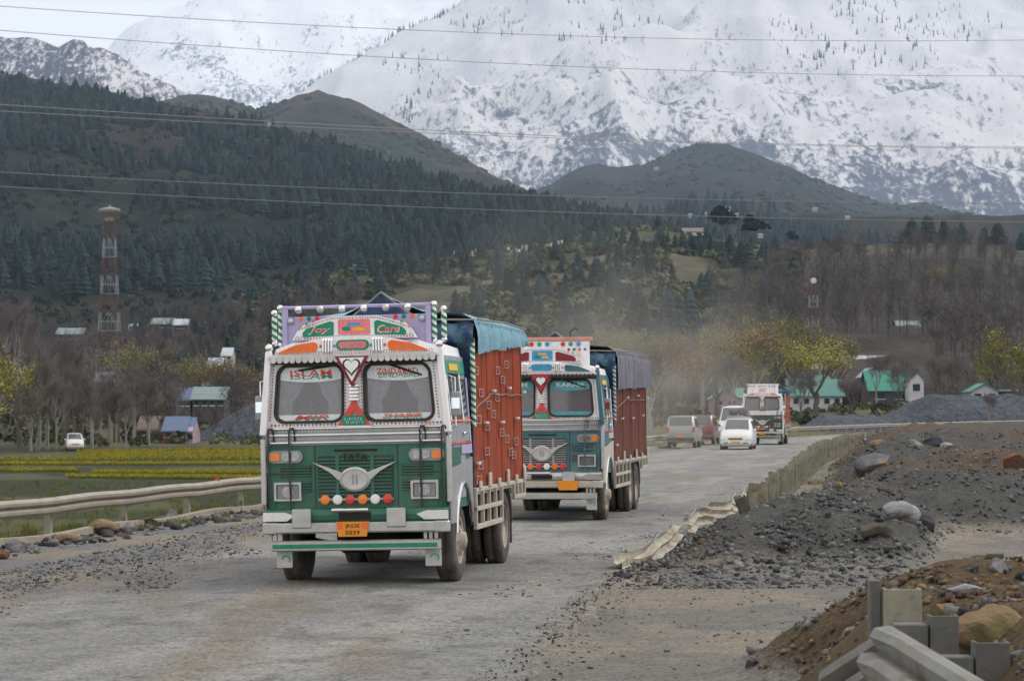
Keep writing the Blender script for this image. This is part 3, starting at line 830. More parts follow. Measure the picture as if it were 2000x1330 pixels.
    B('painted_flower', MB().poly_xz(rrect(-.10, .10, 3.30, 3.34, .018), .080, .0828), c['lab'][5], cb, w=warp)
    for s in (-1, 1):
        q = [(s*.74, 3.165), (s*.30, 3.185), (s*.30, 3.35), (s*.35, 3.365), (s*.70, 3.275), (s*.755, 3.22)]
        B('painted_label', MB().poly_xz(q, .086, .10), c['lab'][3], cb, w=warp)
        q2 = [(s*.69, 3.185), (s*.34, 3.20), (s*.34, 3.30), (s*.42, 3.305), (s*.66, 3.245)]
        wd = c['words'][2 if s < 0 else 3]
        if wd: text('lettering', wd, 'red_ink', cb, s*.505, 3.25, .30, .085, .0815, .3, warp=warp); text('lettering', wd, 'white_lens', cb, s*.505, 3.25, .325, .10, .0835, .3, warp=warp)
    # tall board behind the crown
    bd = B('head_board', MB().box(-.94, .94, .26, .30, 3.05, 3.44 if c.get('rail') else 3.58, .006), c['board'])
    if c.get('rail'):
        for x in (-.95, .95): B('board_post', MB().box(x-.035, x+.035, .235, .30, 3.02, 3.585, .006), c['board'], bd)
        B('top_rail', MB().tube([(-.95, .25, 3.56), (.95, .25, 3.56)], .022, 6), c['board'], bd)
        for k in range(6):
            x = -.76 + k*.29; B('finial', MB().ball((x, .215, 3.53), .05, 12, 8), 'chrome' if k % 3 != 1 else 'steel', bd, True)
        for x in (-.87, .87): B('stud', MB().ball((x, .24, 3.38), .045, 10, 6), 'steel', bd, True)
        for s in (-1, 1):
            for (x, y, z0, z1) in ((1.02, .30, 3.08, 3.53), (1.13, .42, 3.10, 3.47)):
                co = B('twisted_column', MB().tube([(s*x, y, z0+(z1-z0)*k/5) for k in range(6)], [.026, .04, .032, .032, .04, .026], 8), c['twist'], bd)
                B('finial', MB().ball((s*x, y, z1+.03), .045, 10, 6), 'chrome', co, True); B('finial', MB().ball((s*x, y, z0), .04, 10, 6), 'chrome', co, True)
    else:
        B('top_rail', MB().box(-1.0, 1.0, .24, .31, 3.58, 3.66, .01), c.get('railmat', c['board']), bd)
        cl = ['red_paint', 'teal_ink', 'blue_paint', 'white_paint']
        for k in range(12): B('painted_flower', MB().lathe([(.05, -.008), (.05, .0), ], 'y', (-.88+k*.16, .258, 3.52), 8), cl[k % 4], bd)
        for x in (-.45, .55): B('hook', MB().tube([(x, .28, 3.64), (x, .28, 3.78), (x+.1, .28, 3.84), (x+.16, .28, 3.80)], .012, 5), 'black_paint', bd)
    # painted borders: rows of small coloured diamonds round the windscreens and along the waist
    if det > 1:
        pal = c.get('deco', ('red_paint', 'green_paint', 'orange_paint', 'blue_paint'))
        for q_, m_ in enumerate(pal):
            dm = MB()
            for k in range(q_, 46, len(pal)):
                x = -1.12 + k*2.24/45; dm.poly_xz([(x-.018, 2.03), (x, 2.012), (x+.018, 2.03), (x, 2.048)], .094, .0995)
            for k in range(q_, 18, len(pal)):
                for x in (-1.145, -.135, .09, 1.10): z = 2.10 + k*.041; dm.poly_xz([(x-.014, z), (x, z-.014), (x+.014, z), (x, z+.014)], .094, .0995)
            for k in range(q_, 40, len(pal)):
                x = -.85 + k*1.70/39; dm.poly_xz([(x-.014, 3.148), (x, 3.135), (x+.014, 3.148), (x, 3.161)], .092, .0998)
            for k in range(q_, 60, len(pal)):
                x = -1.13 + k*2.26/59; dm.poly_xz([(x-.011, 2.948), (x, 2.939), (x+.011, 2.948), (x, 2.957)], -.0275, -.0205)
            for k in range(q_, 44, len(pal)):
                u_ = -1 + 2*k/43; x = u_*.80; z = 3.405 - .13*max(0, abs(u_)-.38)**1.25*1.9; dm.poly_xz([(x-.012, z), (x, z-.012), (x+.012, z), (x, z+.012)], .092, .0998)
            B('painted_border', dm, m_, w=warp, kind='stuff')
        bd2 = MB()
        for k in range(70): bd2.ball((-1.15 + k*2.30/69, -.024, 2.972), .008, 5, 3)
        for k in range(56): bd2.ball((-.84 + k*1.68/55, .094, 3.175), .007, 5, 3)
        B('bead_rows', bd2, 'black_paint', w=warp, kind='stuff')
        for s in (-1, 1):
            for (x, z, m_) in ((s*.46, 3.04, 'red_paint'), (s*1.13, 2.92, 'green_paint'), (s*.26, 3.04, 'blue_paint')):
                B('painted_flower', MB().poly_xz([(x+.026*(1 if k % 2 else .5)*math.cos(k*math.pi/6), z+.026*(1 if k % 2 else .5)*math.sin(k*math.pi/6)) for k in range(12)], -.026, -.0205), m_, w=warp)
            for k in range(3):
                x = s*(.60 + .1*k); z = 3.375 - .035*k
                B('painted_flower', MB().poly_xz([(x+.022*(1 if j % 2 else .5)*math.cos(j*math.pi/6), z+.022*(1 if j % 2 else .5)*math.sin(j*math.pi/6)) for j in range(12)], .255 - .163, .0996), pal[k], w=warp)
            for k in range(4):
                x = s*(.52 + .11*k)
                B('painted_flower', MB().lathe([(.032, -.006), (.032, 0)], 'y', (x, .2595, 3.41), 8), pal[k % len(pal)], None)
    # ---------------- centre ornaments
    tri = B('triangle_ornament', MB().poly_xz([(-.25, 2.905), (.23, 2.905), (-.01, 2.50)], -.065, -.046).poly_xz([(-.1, 2.88), (.08, 2.88), (.08, 2.70), (-.1, 2.70)], -.046, .10), 'maroon', w=warp)
    B('triangle_face', MB().poly_xz([(-.19, 2.885), (.17, 2.885), (-.01, 2.575)], -.0685, -.0652), c['tri'], tri, w=warp)
    B('heart_ornament', MB().poly_xz(heart_pts(-.01, 2.775, .27, .25), -.080, -.069), 'black_paint', tri, w=warp)
    B('heart_face', MB().poly_xz(heart_pts(-.01, 2.778, .215, .195), -.085, -.0802), 'white_lens', tri, w=warp)
    cs = MB()
    for k in range(5): cs.box(-.085+.012*(k % 2), .065-.012*(k % 2), .0, .10, 2.33+k*.045, 2.365+k*.045, .008)
    B('chrome_stack', cs, 'chrome', w=warp)
    wt = MB(); wt.poly_xz([(-.235, 2.01), (-.12, 2.01), (-.015, 2.21), (-.015, 2.36)], .045, .075); wt.poly_xz([(.205, 2.01), (.09, 2.01), (-.015, 2.21), (-.015, 2.36)], .045, .075)
    B('warning_triangle', wt, 'red_lens' if det > 1 else 'red_paint', w=warp)
    gp = B('plaque', MB().poly_xz(rrect(-.17, .14, 2.015, 2.14, .02), .030, .0445), 'green_paint', w=warp)
    if det > 1: mb = MB(); scribble(mb, -.14, .11, 2.03, 2.12, .0275, 31, 5); B('painted_script', mb, 'white_lens', gp, w=warp)
    B('ledge', MB().box(-.24, .22, .0, .06, 1.99, 2.012, .006), 'chrome')
    # ---------------- grille
    gr = B('grille', MB().box(-.50, .48, .05, .069, 1.10, 1.62), 'black_paint')
    sl = MB()
    for k in range(11): sl.box(-.50, .48, .032, .052, 1.105+k*.046, 1.128+k*.046, .004)
    B('grille_slats', sl, c['grille'], gr, kind='stuff')
    for x in (-.245, .215): B('grille_divider', MB().box(x-.025, x+.025, .024, .05, 1.10, 1.62, .004), c['grille'], gr)
    for s in (-1, 1):
        sv = B('side_vent', MB().box(min(s*.60, s*1.0), max(s*.60, s*1.0), .055, .069, 1.36, 1.50).box(min(s*.60, s*.74), max(s*.60, s*.74), .055, .069, 1.16, 1.30), 'black_paint')
        vs_ = MB()
        for k in range(4): vs_.box(min(s*.60, s*1.0), max(s*.60, s*1.0), .04, .056, 1.365+k*.036, 1.383+k*.036, .003).box(min(s*.60, s*.74), max(s*.60, s*.74), .04, .056, 1.165+k*.036, 1.183+k*.036, .003)
        B('vent_slats', vs_, c['body'], sv, kind='stuff')
        B('panel_seam', MB().box(s*.545-.006, s*.545+.006, .064, .0695, .92, 1.76), 'black_paint')
        # indicator pod
        pod = B('indicator', MB().poly_xz(rrect(min(s*.70, s*1.16), max(s*.70, s*1.16), 1.54, 1.70, .075), .02, .07), 'side_grey')
        B('clear_lens', MB().poly_xz(rrect(min(s*.74, s*.98), max(s*.74, s*.98), 1.565, 1.675, .05), .008, .0198), 'lamp_clear', pod)
        B('amber_lens', MB().poly_xz(rrect(min(s*1.0, s*1.13), max(s*1.0, s*1.13), 1.57, 1.67, .03), .004, .0198), 'amber', pod)
        # headlight
        xa, xb = min(s*.72, s*1.08), max(s*.72, s*1.08)
        hb = MB(); ring_plate(hb, xa, xb, 1.05, 1.29, rrect(xa+.03, xb-.03, 1.075, 1.26, .02), .0, .07)
        hl = B('headlight', hb, 'steel')
        B('reflector', MB().box(xa+.045, xb-.045, .060, .068, 1.08, 1.25), 'lamp_dark', hl); B('bulb_bowl', MB().lathe([(.075, .01), (.06, .03), (.03, .045), (.0, .05)], 'y', ((xa+xb)/2, .005, 1.165), 14), 'lamp_clear', hl)
        B('lens', MB().poly_xz(rrect(xa+.04, xb-.04, 1.08, 1.25, .02), .022, .03), 'lens_glass', hl)
        # black guard hoops in front of the lamps
        ga, gb = (s*.86, s*1.14)
        for gx in (ga, gb):
            B('guard_hoop', MB().tube([(gx, .02, .94), (gx, -.03, 1.3), (gx, -.03, 1.93), (gx+.012, -.03, 1.985), (gx+.045, -.02, 1.985), (gx+.06, .02, 1.93), (gx+.06, .04, 1.80)], .0125, 5), c['hoop'])
        B('guard_bar', MB().tube([(ga, -.03, 1.78), (gb, -.03, 1.78)], .010, 5).tube([(ga, -.03, 1.40), (gb, -.03, 1.40)], .010, 5), c['hoop'])
    B('air_slot', MB().box(-.29, .28, .058, .072, 1.675, 1.705), 'ink')
    if c.get('make'): text('lettering', 'TATA', 'ink', t, -.01, 1.60, .34, .095, .021)
    # winged badge
    bdg = B('badge', MB().lathe([(.205, 0), (.205, -.03), (.17, -.045), (.16, -.035), (0, -.03)], 'y', (-.01, .03, 1.315), 24), 'steel', sm=False)
    for k, v in enumerate(bdg.data.vertices): v.co.z = 1.315 + (v.co.z - 1.315)*.78
    B('badge_mark', MB().box(-.045, -.025, -.012, .0, 1.25, 1.38, .004), 'side_grey', bdg); B('badge_mark', MB().box(.005, .025, -.012, .0, 1.25, 1.38, .004), 'side_grey', bdg)
    for s in (-1, 1):
        wg = [(-.01+s*.15, 1.40), (-.01+s*.30, 1.455), (-.01+s*.56, 1.545), (-.01+s*.33, 1.415), (-.01+s*.20, 1.30)]
        B('badge_wing', MB().poly_xz(wg, -.015, .03), 'steel', bdg)
    cols = c['lamps']
    lb = B('reflector_bar', MB().tube([(-.50, .03, 1.055), (.49, .03, 1.055)], .018, 6), 'steel')
    for k in range(6):
        B('reflector', MB().lathe([(.064, .03), (.064, .0), (.05, -.012), (0, -.016)], 'y', (-.41 + k*.165, .01, 1.055), 16), cols[k], lb)
    # ---------------- bumper
    B('bumper_apron', MB().poly_yz([(.02, .75), (-.03, .80), (-.04, .86), (-.02, .93), (.06, .95), (.2, .95), (.2, .75)], -1.20, 1.20), c['apron'])
    bm = B('bumper', MB().box(-1.22, 1.22, -.09, .04, .63, .765, .02), c['bumper'])
    for s in (-1, 1):
        B('bumper_corner', MB().poly_xz([(s*1.215, .79), (s*.90, .79), (s*.80, .86), (s*.93, .905), (s*1.215, .905)], -.065, -.03), 'chrome', bm)
        B('bumper_end', MB().box(min(s*1.03, s*1.225), max(s*1.03, s*1.225), -.094, .05, .625, .77, .015), 'steel', bm)
        xa = -.70 if s < 0 else .54
        B('override_plate', MB().box(xa-.125, xa+.125, -.115, -.09, .70, .945, .012), 'steel', bm)
        fl = B('mud_flap', MB().box(s*.98-.105, s*.98+.105, .10, .118, .18, .395, .01), 'flap')
        ring = [(s*.98+.02+.05*math.cos(R(a)), .29+.05*math.sin(R(a))) for a in range(-40, 200, 24)]
        mbq = MB()
        for i in range(len(ring)-1): mbq.tube([(ring[i][0], .097, ring[i][1]), (ring[i+1][0], .097, ring[i+1][1])], .010, 4)
        B('painted_mark', mbq, 'teal_ink', fl)
    B('step_handle', MB().tube([(-.30, -.10, .925), (.18, -.10, .925)], .024, 8).tube([(-.2, -.02, .925), (-.2, -.1, .925)], .015, 6).tube([(.1, -.02, .925), (.1, -.1, .925)], .015, 6), 'chrome')
    B('hook_recess', MB().box(-.22, .2, -.045, -.035, .80, .89, 0), 'ink')
    npx = c.get('plate_x', 0.0)
    pl = B('number_plate', MB().poly_xz([(npx-.215, .775), (npx+.215, .775), (npx+.185, .585), (npx-.185, .585)], -.118, -.092), 'plate_orange')
    if c.get('plate'):
        text('lettering', c['plate'][0], 'ink', pl, npx, .715, .19, .06, -.1205)
        text('lettering', c['plate'][1], 'ink', pl, npx, .635, .19, .06, -.1205)
        for s in (-1, 1): B('plate_corner', MB().poly_xz([(npx+s*.21, .77), (npx+s*.13, .77), (npx+s*.12, .68), (npx+s*.195, .68)], -.1195, -.1182), 'orange_paint', pl)
    for s in (-1, 1):
        for k in range(3): B('bumper_bracket', MB().box(s*.95-.05+k*.07*s-.02, s*.95-.05+k*.07*s+.02, -.01, .04, .54, .63), 'steel')
    lo = B('lower_bumper', MB().box(-1.13, 1.10, -.05, .05, .40, .535, .015), 'steel' if det > 1 else 'cream')
    B('painted_stripe', MB().box(-1.10, 1.06, -.056, -.05, .435, .49, 0), c['stripe'], lo)
    # ---------------- chassis and running gear
    ch = MB()
    for s in (-1, 1): ch.box(s*.43-.05, s*.43+.05, .1, c['len']-.1, .62, .88)
    ch.box(-.9, .9, .3, 2.0, .74, .93)
    B('chassis', ch, 'dark_under')
    B('shade_block', MB().box(-.60, .60, 1.7, c['len']-.5, .33, .80, .05), 'dark_under')  # dark block added to hide bright road and deepen the shade under the truck
    B('front_axle', MB().tube([(-1.0, 1.15, .5), (-.6, 1.15, .42), (.6, 1.15, .42), (1.0, 1.15, .5)], .06, 8), 'dark_under')
    B('engine_sump', MB().box(-.38, .30, .5, 1.5, .34, .75, .08), 'dark_under')
    for s in (-1, 1): make_wheel(t, s*1.03, 1.15, .545, .27, s, True, detail=det > 0)
    ax = c['axles']
    for y in ax:
        B('rear_axle', MB().tube([(-1.0, y, .52), (-.25, y, .52), (-.2, y, .54), (.2, y, .54), (.25, y, .52), (1.0, y, .52)], [.07, .08, .2, .2, .08, .07], 8), 'dark_under')
        for s in (-1, 1):
            make_wheel(t, s*1.05, y, .545, .26, s, False, detail=det > 0)
            make_wheel(t, s*.74, y, .545, .26, s, False, detail=False)
    # ---------------- load body
    y0, y1, zf = 2.10, c['len'], 1.12
    bw = 1.22
    B('load_floor', MB().box(-bw, bw, y0, y1, zf-.10, zf), 'cream')
    B('bulkhead', MB().box(-bw, bw, y0, y0+.05, zf+.003, 3.37), c['tarp2'])
    B('tail_board', MB().box(-bw, bw, y1-.05, y1, zf+.003, 3.37), c['cargo'])
    npan = c.get('npan', 11)
    for s in (-1, 1):
        pw = (y1-y0-.1)/npan
        for k in range(npan):
            ya = y0+.05+k*pw
            d0 = .02 + .012*((k*7) % 3 == 0)
            pr = [(0, 0), (d0, .03), (d0+.018, pw*.45), (d0, pw-.05), (0, pw-.015)]
            V = [(s*(bw-.03+a), ya+b, z) for a, b in pr for z in (zf+.01, 3.38)]
            V += [(s*(bw-.05), ya, zf+.01), (s*(bw-.05), ya, 3.38), (s*(bw-.05), ya+pw-.015, zf+.01), (s*(bw-.05), ya+pw-.015, 3.38)]
            F = [(2*i, 2*i+2, 2*i+3, 2*i+1) for i in range(4)] + [(10, 11, 13, 12), (10, 0, 1, 11), (8, 12, 13, 9), (0, 2, 4, 6, 8, 12, 10), (1, 11, 13, 9, 7, 5, 3)]
            B('panel', MB().add(V, F), c['cargo'])
        # open cream under-frame of rails and uprights
        fr = MB(); X0, X1 = (bw-.02, bw+.035)
        bb = lambda a, b, z0, z1: fr.box(min(s*X0, s*X1), max(s*X0, s*X1), a, b, z0, z1, .006)
        ra = ax[0]-.62
        bb(y0, y1, 1.06, 1.115); bb(y0, ra, .80, .86); bb(y0, ra-.1, .55, .62); bb(ax[-1]+.62, y1, .84, .90)
        for k in range(5): bb(y0+k*(ra-y0-.06)/4, y0+.06+k*(ra-y0-.06)/4, .62 if k in (0, 1, 3) else .56, 1.06)
        for k in range(4): bb(ax[-1]+.60+k*(y1-ax[-1]-.68)/3, ax[-1]+.66+k*(y1-ax[-1]-.68)/3, .90, 1.06)
        B('under_frame', fr, 'cream')
        B('under_box', MB().box(min(s*.85, s*1.15), max(s*.85, s*1.15), y0+.1, ra-.1, .60, 1.0, .02), 'dark_under')
        # cream scallops along the bottom of the painted panels
        for k in range(6):
            yy = y0+.3+k*(y1-y0-.5)/5
            B('painted_bracket', MB().box(min(s*(bw+.03), s*(bw+.06)), max(s*(bw+.03), s*(bw+.06)), yy-.10, yy+.10, 1.10, 1.10+.10+.10*(k % 2), .01), 'cream')
        for y in ax:
            gpts = [(y+.66*math.cos(R(a)), .55+.62*math.sin(R(a))) for a in range(-5, 181, 15)] + [(y+.60*math.cos(R(a)), .55+.56*math.sin(R(a))) for a in range(180, -6, -15)]
            B('rear_mudguard', MB().poly_yz(gpts, min(s*.62, s*1.20), max(s*.62, s*1.20)), 'black_rubber')
        B('rear_flap', MB().box(min(s*.62, s*1.18), max(s*.62, s*1.18), ax[-1]+.70, ax[-1]+.72, .18, .72, .004), 'black_rubber')
        # rope hooks and the rope
        for k in range(7):
            yy = y0+.12+k*(y1-y0-.25)/6; zz = (1.45, 2.0, 2.45, 2.0, 2.5, 2.05, 2.45)[k]
            B('rope_hook', MB().box(min(s*(bw+.03), s*(bw+.075)), max(s*(bw+.03), s*(bw+.075)), yy-.09, yy+.09, zz-.018, zz+.018, .006), 'flap')
        rp = [(s*(bw+.035), y0+.1+k*(y1-y0-.2)/14, 2.40 + .012*math.sin(k*1.7) - .12*math.sin(math.pi*k/14)*0 - .05*(k < 4)*(4-k)) for k in range(15)]
        B('rope', MB().tube(rp, .009, 5), 'rope')
    if c.get('hearts'):
        rr = random.Random(3)
        spots = [(2.35, 2.72), (2.75, 2.42), (2.60, 1.42), (2.40, 1.22), (3.3, 1.95), (3.45, 2.25), (3.2, 1.60), (3.9, 2.12), (4.3, 2.36), (4.4, 2.75), (4.9, 2.62), (5.3, 2.85), (4.7, 1.85), (5.2, 1.75), (5.6, 1.55), (5.9, 1.5), (6.2, 1.7), (2.5, 2.05)]
        for (yy, zz) in spots:
            x = bw+.022
            q = MB()
            for (a, b, cc, d_) in ((-.20, .20, .046, .056), (-.20, .20, -.056, -.046), (-.20, -.165, -.046, .046), (.165, .20, -.046, .046)):
                q.box(x, x+.006, yy+a, yy+b, zz+cc, zz+d_)
            pb = B('painted_square', q, 'square_paint')
            hp = heart_pts(yy, zz, .26, .062, 12)
            B('painted_heart', MB().poly_yz(hp, x, x+.005), 'maroon', pb)
    for s in (-1, 1):
        B('twisted_column', MB().tube([(s*(bw+.02), y0-.04, 1.95+k*.3) for k in range(5)], .035, 8), c['twist'])
    # ---------------- tarpaulin: ridge roof, folded skirts
    ny, V, F = 34, [], []
    sk = c['skirt']
    prof = [(-1.285, sk), (-1.29, sk+.2), (-1.28, 3.26), (-1.25, 3.42), (-1.1, 3.48), (-.55, 3.51), (0, 3.53), (.55, 3.51), (1.1, 3.48), (1.25, 3.42), (1.28, 3.26), (1.29, sk+.2), (1.285, sk)]
    ya, yb = y0 + c.get('tarp_y', .02), y1+.05
    rr = random.Random(9)
    for j in range(ny*3+1):
        y = ya+(yb-ya)*j/(ny*3); fold = math.sin(j*2*math.pi/8.3)*.5 + math.sin(j*2*math.pi/5.1+1)*.5
        for k, (x, z) in enumerate(prof):
            side = abs(x) > 1.2
            dz = c.get('sway', .12)*(y-ya)/(yb-ya) if k in (0, 12) else 0
            hump = (.24*max(0, 1-(y-ya)/.7)*max(0, 1-abs(x)*1.6) + .05*math.sin(y*3.1)) * (1-abs(x)/1.25) if not side else 0
            off = fold*(.060 if side and k in (0, 1, 2, 10, 11, 12) else .012)
            V.append((x + (1 if x > 0 else -1)*off*(1 if side else 0), y + rr.uniform(-.005, .005), z + hump + dz + (0 if side else .02*math.sin(j*.9+k)) + (rr.uniform(-.03, .03) if k in (0, 12) else 0)))
    m = len(prof)
    for j in range(ny*3):
        for k in range(m-1): a = j*m+k; F.append((a, a+1, a+m+1, a+m))
    B('tarpaulin', MB().add(V, F), c['tarp'], sm=True)
    # dark gathered front of the tarpaulin over the bulkhead
    V, F = [], []
    for j in range(9):
        tt = j/8
        for k in range(25):
            u = -1+2*k/24; zt = max(3.80 - .85*abs(u), 3.38 + .03*math.sin(k*2.3)) - .04*tt; zb_ = 3.02
            V.append((u*1.27, ya - .02 - .30*math.sin(math.pi*tt)*.5 - .05*math.sin(k*1.9+tt*3), zt*(1-tt)+zb_*tt))
    for j in range(8):
        for k in range(24): a = j*25+k; F.append((a, a+1, a+26, a+25))
    B('tarpaulin_front', MB().add(V, F), c['tarp2'], sm=True)
    if det > 1:
        B('tarp_cord', MB().tube([(-1.26, ya-.05, 3.40), (-.5, ya-.1, 3.42), (0, ya-.12, 3.82), (.5, ya-.1, 3.43), (1.28, ya-.05, 3.41)], .014, 5).tube([(0, ya-.12, 3.82), (0, (ya+yb)/2, 3.62), (0, yb, 3.56)], .014, 5), 'rope')
        B('tarp_edge_cord', MB().tube([(1.30, ya+.05, 3.42), (1.31, (ya+yb)/2, 3.45), (1.30, yb, 3.42)], .016, 5), 'rope')
    return t

mk('truck_green', (.0, .118, .074), .40, 0, .22, 6, coat=.25, dust=.24, col2=(.045, .10, .07), c2lo=.54, c2hi=.72, c2scale=6, stretch=(1, 1, .25), bump=.10, bscale=6)
mk('truck_teal', (.008, .13, .16), .42, 0, .2, 6, coat=.2, dust=.45, col2=(.10, .15, .15), c2lo=.52, c2hi=.7, c2scale=5, stretch=(1, 1, .25), bump=.10, bscale=6)
mk('truck_darkteal', (.012, .045, .055), .45, 0, .2, 4, dust=.4)
mk('cargo_rust', (.25, .038, .009), .7, 0, .3, 2.5, spec=.15, dust=.18, stretch=(1, 1, .35), bump=.12, bscale=12)
mk('cargo_brown', (.115, .026, .014), .7, 0, .3, 2.5, spec=.15, dust=.25, stretch=(1, 1, .35), bump=.12, bscale=12)
mk('tarp_blue', (.19, .35, .43), .75, 0, .22, 3, bump=.3, bscale=7, dust=.12)
mk('tarp_navy', (.018, .040, .10), .6, 0, .45, 4, bump=.5, bscale=6, col2=(.06, .14, .19), c2lo=.5, c2hi=.62, c2scale=2.2)
mk('tarp_grey', (.17, .165, .20), .8, 0, .25, 3, bump=.3, bscale=7, dust=.3)
mk('salmon', (.58, .27, .22), .55, 0, .2, 6, dust=.3)
mk('teal_lace', (.10, .36, .42), .6, 0, .3, 30)
mk('side_grey', (.30, .31, .33), .5, .3, .2, 5, dust=.5)

T1 = dict(body='truck_green', band='side_grey', upper='white_paint', words=(('ISLAM', 'MIR'), ('ZINDABAD', 'SHABIR'), 'Joy', 'Care'), lace='lace', ink1='red_ink', double=True,
          side='side_grey', door='side_grey', valance='green_paint', fender='side_grey', post='white_paint', brow='white_paint', dark_scallop=False,
          lab=('orange_paint', 'green_paint', 'pink_paint', 'green_paint', 'pink_paint', 'blue_paint'), board='lavender', rail=True, twist='twist', tri='white_lens',
          grille='truck_green', hoop='black_paint', make=True, lamps=('amber', 'white_lens', 'red_lens', 'amber', 'white_lens', 'red_lens'), apron='truck_green', bumper='steel',
          mirror='side_grey', plate=('JK03E', '5039'), plate_x=-.03, stripe='green_paint', len=7.1, axles=(5.25,), cargo='cargo_rust', hearts=True, skirt=2.96, sway=.22, tarp='tarp_blue', tarp2='tarp_navy')
yaw = R(-8.0)
p1 = (XP(699, 34.0), 34.0, .125)
make_truck(T1, 'green and white painted truck in front, blue tarpaulin over rust-red load body', None, p1, (0, R(-1.25), yaw))
T2 = dict(T1, body='truck_teal', band='side_grey', side='truck_teal', door='truck_teal', valance='truck_teal', fender='cream', post='truck_teal', words=(('KARAM', ''), ('KARAM', ''), '', ''),
          lace='teal_lace', ink1='white_lens', double=False, curtain=False, dark_scallop=True, lab=('truck_teal', 'blue_paint', 'blue_paint', 'maroon', 'blue_paint', 'yellow_paint'), board='white_paint', railmat='salmon', rail=False, twist='twist_teal',
          tri='red_paint', grille='side_grey', hoop='truck_teal', make=False, lamps=('white_lens', 'orange_paint', 'red_lens', 'white_lens', 'orange_paint', 'red_lens'), apron='steel', bumper='cream',
          plate=None, plate_x=.53, stripe='cream', len=8.9, axles=(5.7, 6.95), cargo='cargo_brown', hearts=False, skirt=2.62, sway=.10, tarp='tarp_grey', tarp2='tarp_navy', npan=12, detail=2)
make_truck(T2, 'teal truck with grey tarpaulin and salmon head board following behind the green one', None, (XP(1060, 53), 53.0, .12), (0, R(-.4), R(-8.6)))
T3 = dict(T1, body='truck_darkteal', band='white_paint', words=(('', ''), ('', ''), '', ''), lab=('pink_paint', 'pink_paint', 'pink_paint', 'white_paint', 'white_paint', 'red_paint'), rail=False, board='white_paint', hearts=False,
          lamps=('amber', 'white_lens', 'red_lens', 'amber', 'white_lens', 'red_lens'), plate=None, make=False, grille='truck_darkteal', apron='truck_darkteal', fender='cream', side='side_grey', tarp='tarp_navy', lace='glass', curtain=False, detail=1, len=7.4, axles=(5.4,))
make_truck(T3, 'small distant white-fronted truck with dark teal grille behind the white car', None, (XP(1489, 160), 160.0, .12), (0, 0, R(-9.5)))
# ================================================================== guard rails
WPROF = [(0, 0), (.035, .018), (.08, .055), (.08, .105), (.035, .135), (.0, .155), (.035, .175), (.08, .205), (.08, .255), (.035, .292), (0, .31)]
mk('rail_steel', S(150, 143, 130), .55, .35, .22, 2.5, bump=.15, bscale=14, dust=.25)
mk('rail_pale', S(120, 118, 113), .6, .2, .25, 3, bump=.15, bscale=14, col2=S(112, 102, 86), c2lo=.5, c2hi=.68, c2scale=4)
mk('rail_worn', S(172, 166, 150), .6, .2, .25, 2.5, bump=.15, bscale=14, col2=S(140, 120, 98), c2lo=.5, c2hi=.7, c2scale=2)
mk('post_steel', S(142, 140, 124), .7, .25, .3, 5, bump=.2, bscale=18, col2=S(104, 84, 62), c2lo=.55, c2hi=.7, c2scale=4)
mk('post_dark', S(98, 98, 94), .7, .3, .3, 5, bump=.2, bscale=18)
mk('kerb_stone', S(150, 140, 126), .9, 0, .25, 3, bump=.3, bscale=10)

def beam_mesh(pts, side, tilt=None, th=.012, top=False, name='beam', mat='rail_steel', parent=None):
    """corrugated steel strip along pts (lower edge); corrugations bulge to +side of the travel direction"""
    V = []; n = len(WPROF)
    for i, p in enumerate(pts):
        p = Vector(p); t = (Vector(pts[min(i+1, len(pts)-1)]) - Vector(pts[max(i-1, 0)])); t.z = 0; t.normalize()
        nr = Vector((t.y, -t.x, 0)) * side
        tl = tilt[i] if tilt else 0.0
        upv = Vector((0, 0, 1)) * math.cos(tl) + nr * math.sin(tl); nn = nr * math.cos(tl) - Vector((0, 0, 1)) * math.sin(tl)
        for q in (0, 1):
            for (o, z) in WPROF: V.append(p + nn * (o - q * th) + upv * (z - (.31 if top else 0)))
    F = []; m = 2 * n
    for i in range(len(pts)-1):
        for k in range(n-1):
            a = i*m+k; F.append((a, a+1, a+m+1, a+m)); b = a+n; F.append((b, b+m, b+m+1, b+1))
        for k in (0, n-1): a = i*m+k; F.append((a, a+m, a+m+n, a+n))
    for i in (0, len(pts)-1):
        for k in range(n-1): a = i*m+k; F.append((a, a+1, a+n+1, a+n))
    return MB().add(V, F).build(name, mat, parent)

def cpost(mb_parent, x, y, z0, z1, ang, w=.15, dep=.11, mat='post_steel', lean=None, name='post'):
    """channel-section post: web and two flanges"""
    mb = MB(); mb.box(-w/2, w/2, -.006, .006, 0, z1-z0); mb.box(-w/2, -w/2+.012, .006, dep, 0, z1-z0); mb.box(w/2-.012, w/2, .006, dep, 0, z1-z0)
    Rm = Matrix.Rotation(ang, 3, 'Z')
    if lean: Rm = Rm @ Matrix.Rotation(lean[0], 3, 'X') @ Matrix.Rotation(lean[1], 3, 'Y')
    mb.v = [tuple(Rm @ Vector(p) + Vector((x, y, z0))) for p in mb.v]
    return mb.build(name, mat, mb_parent)

def heading(f, d): return math.atan2(float(f(d+1) - f(d-1)), 2.0)

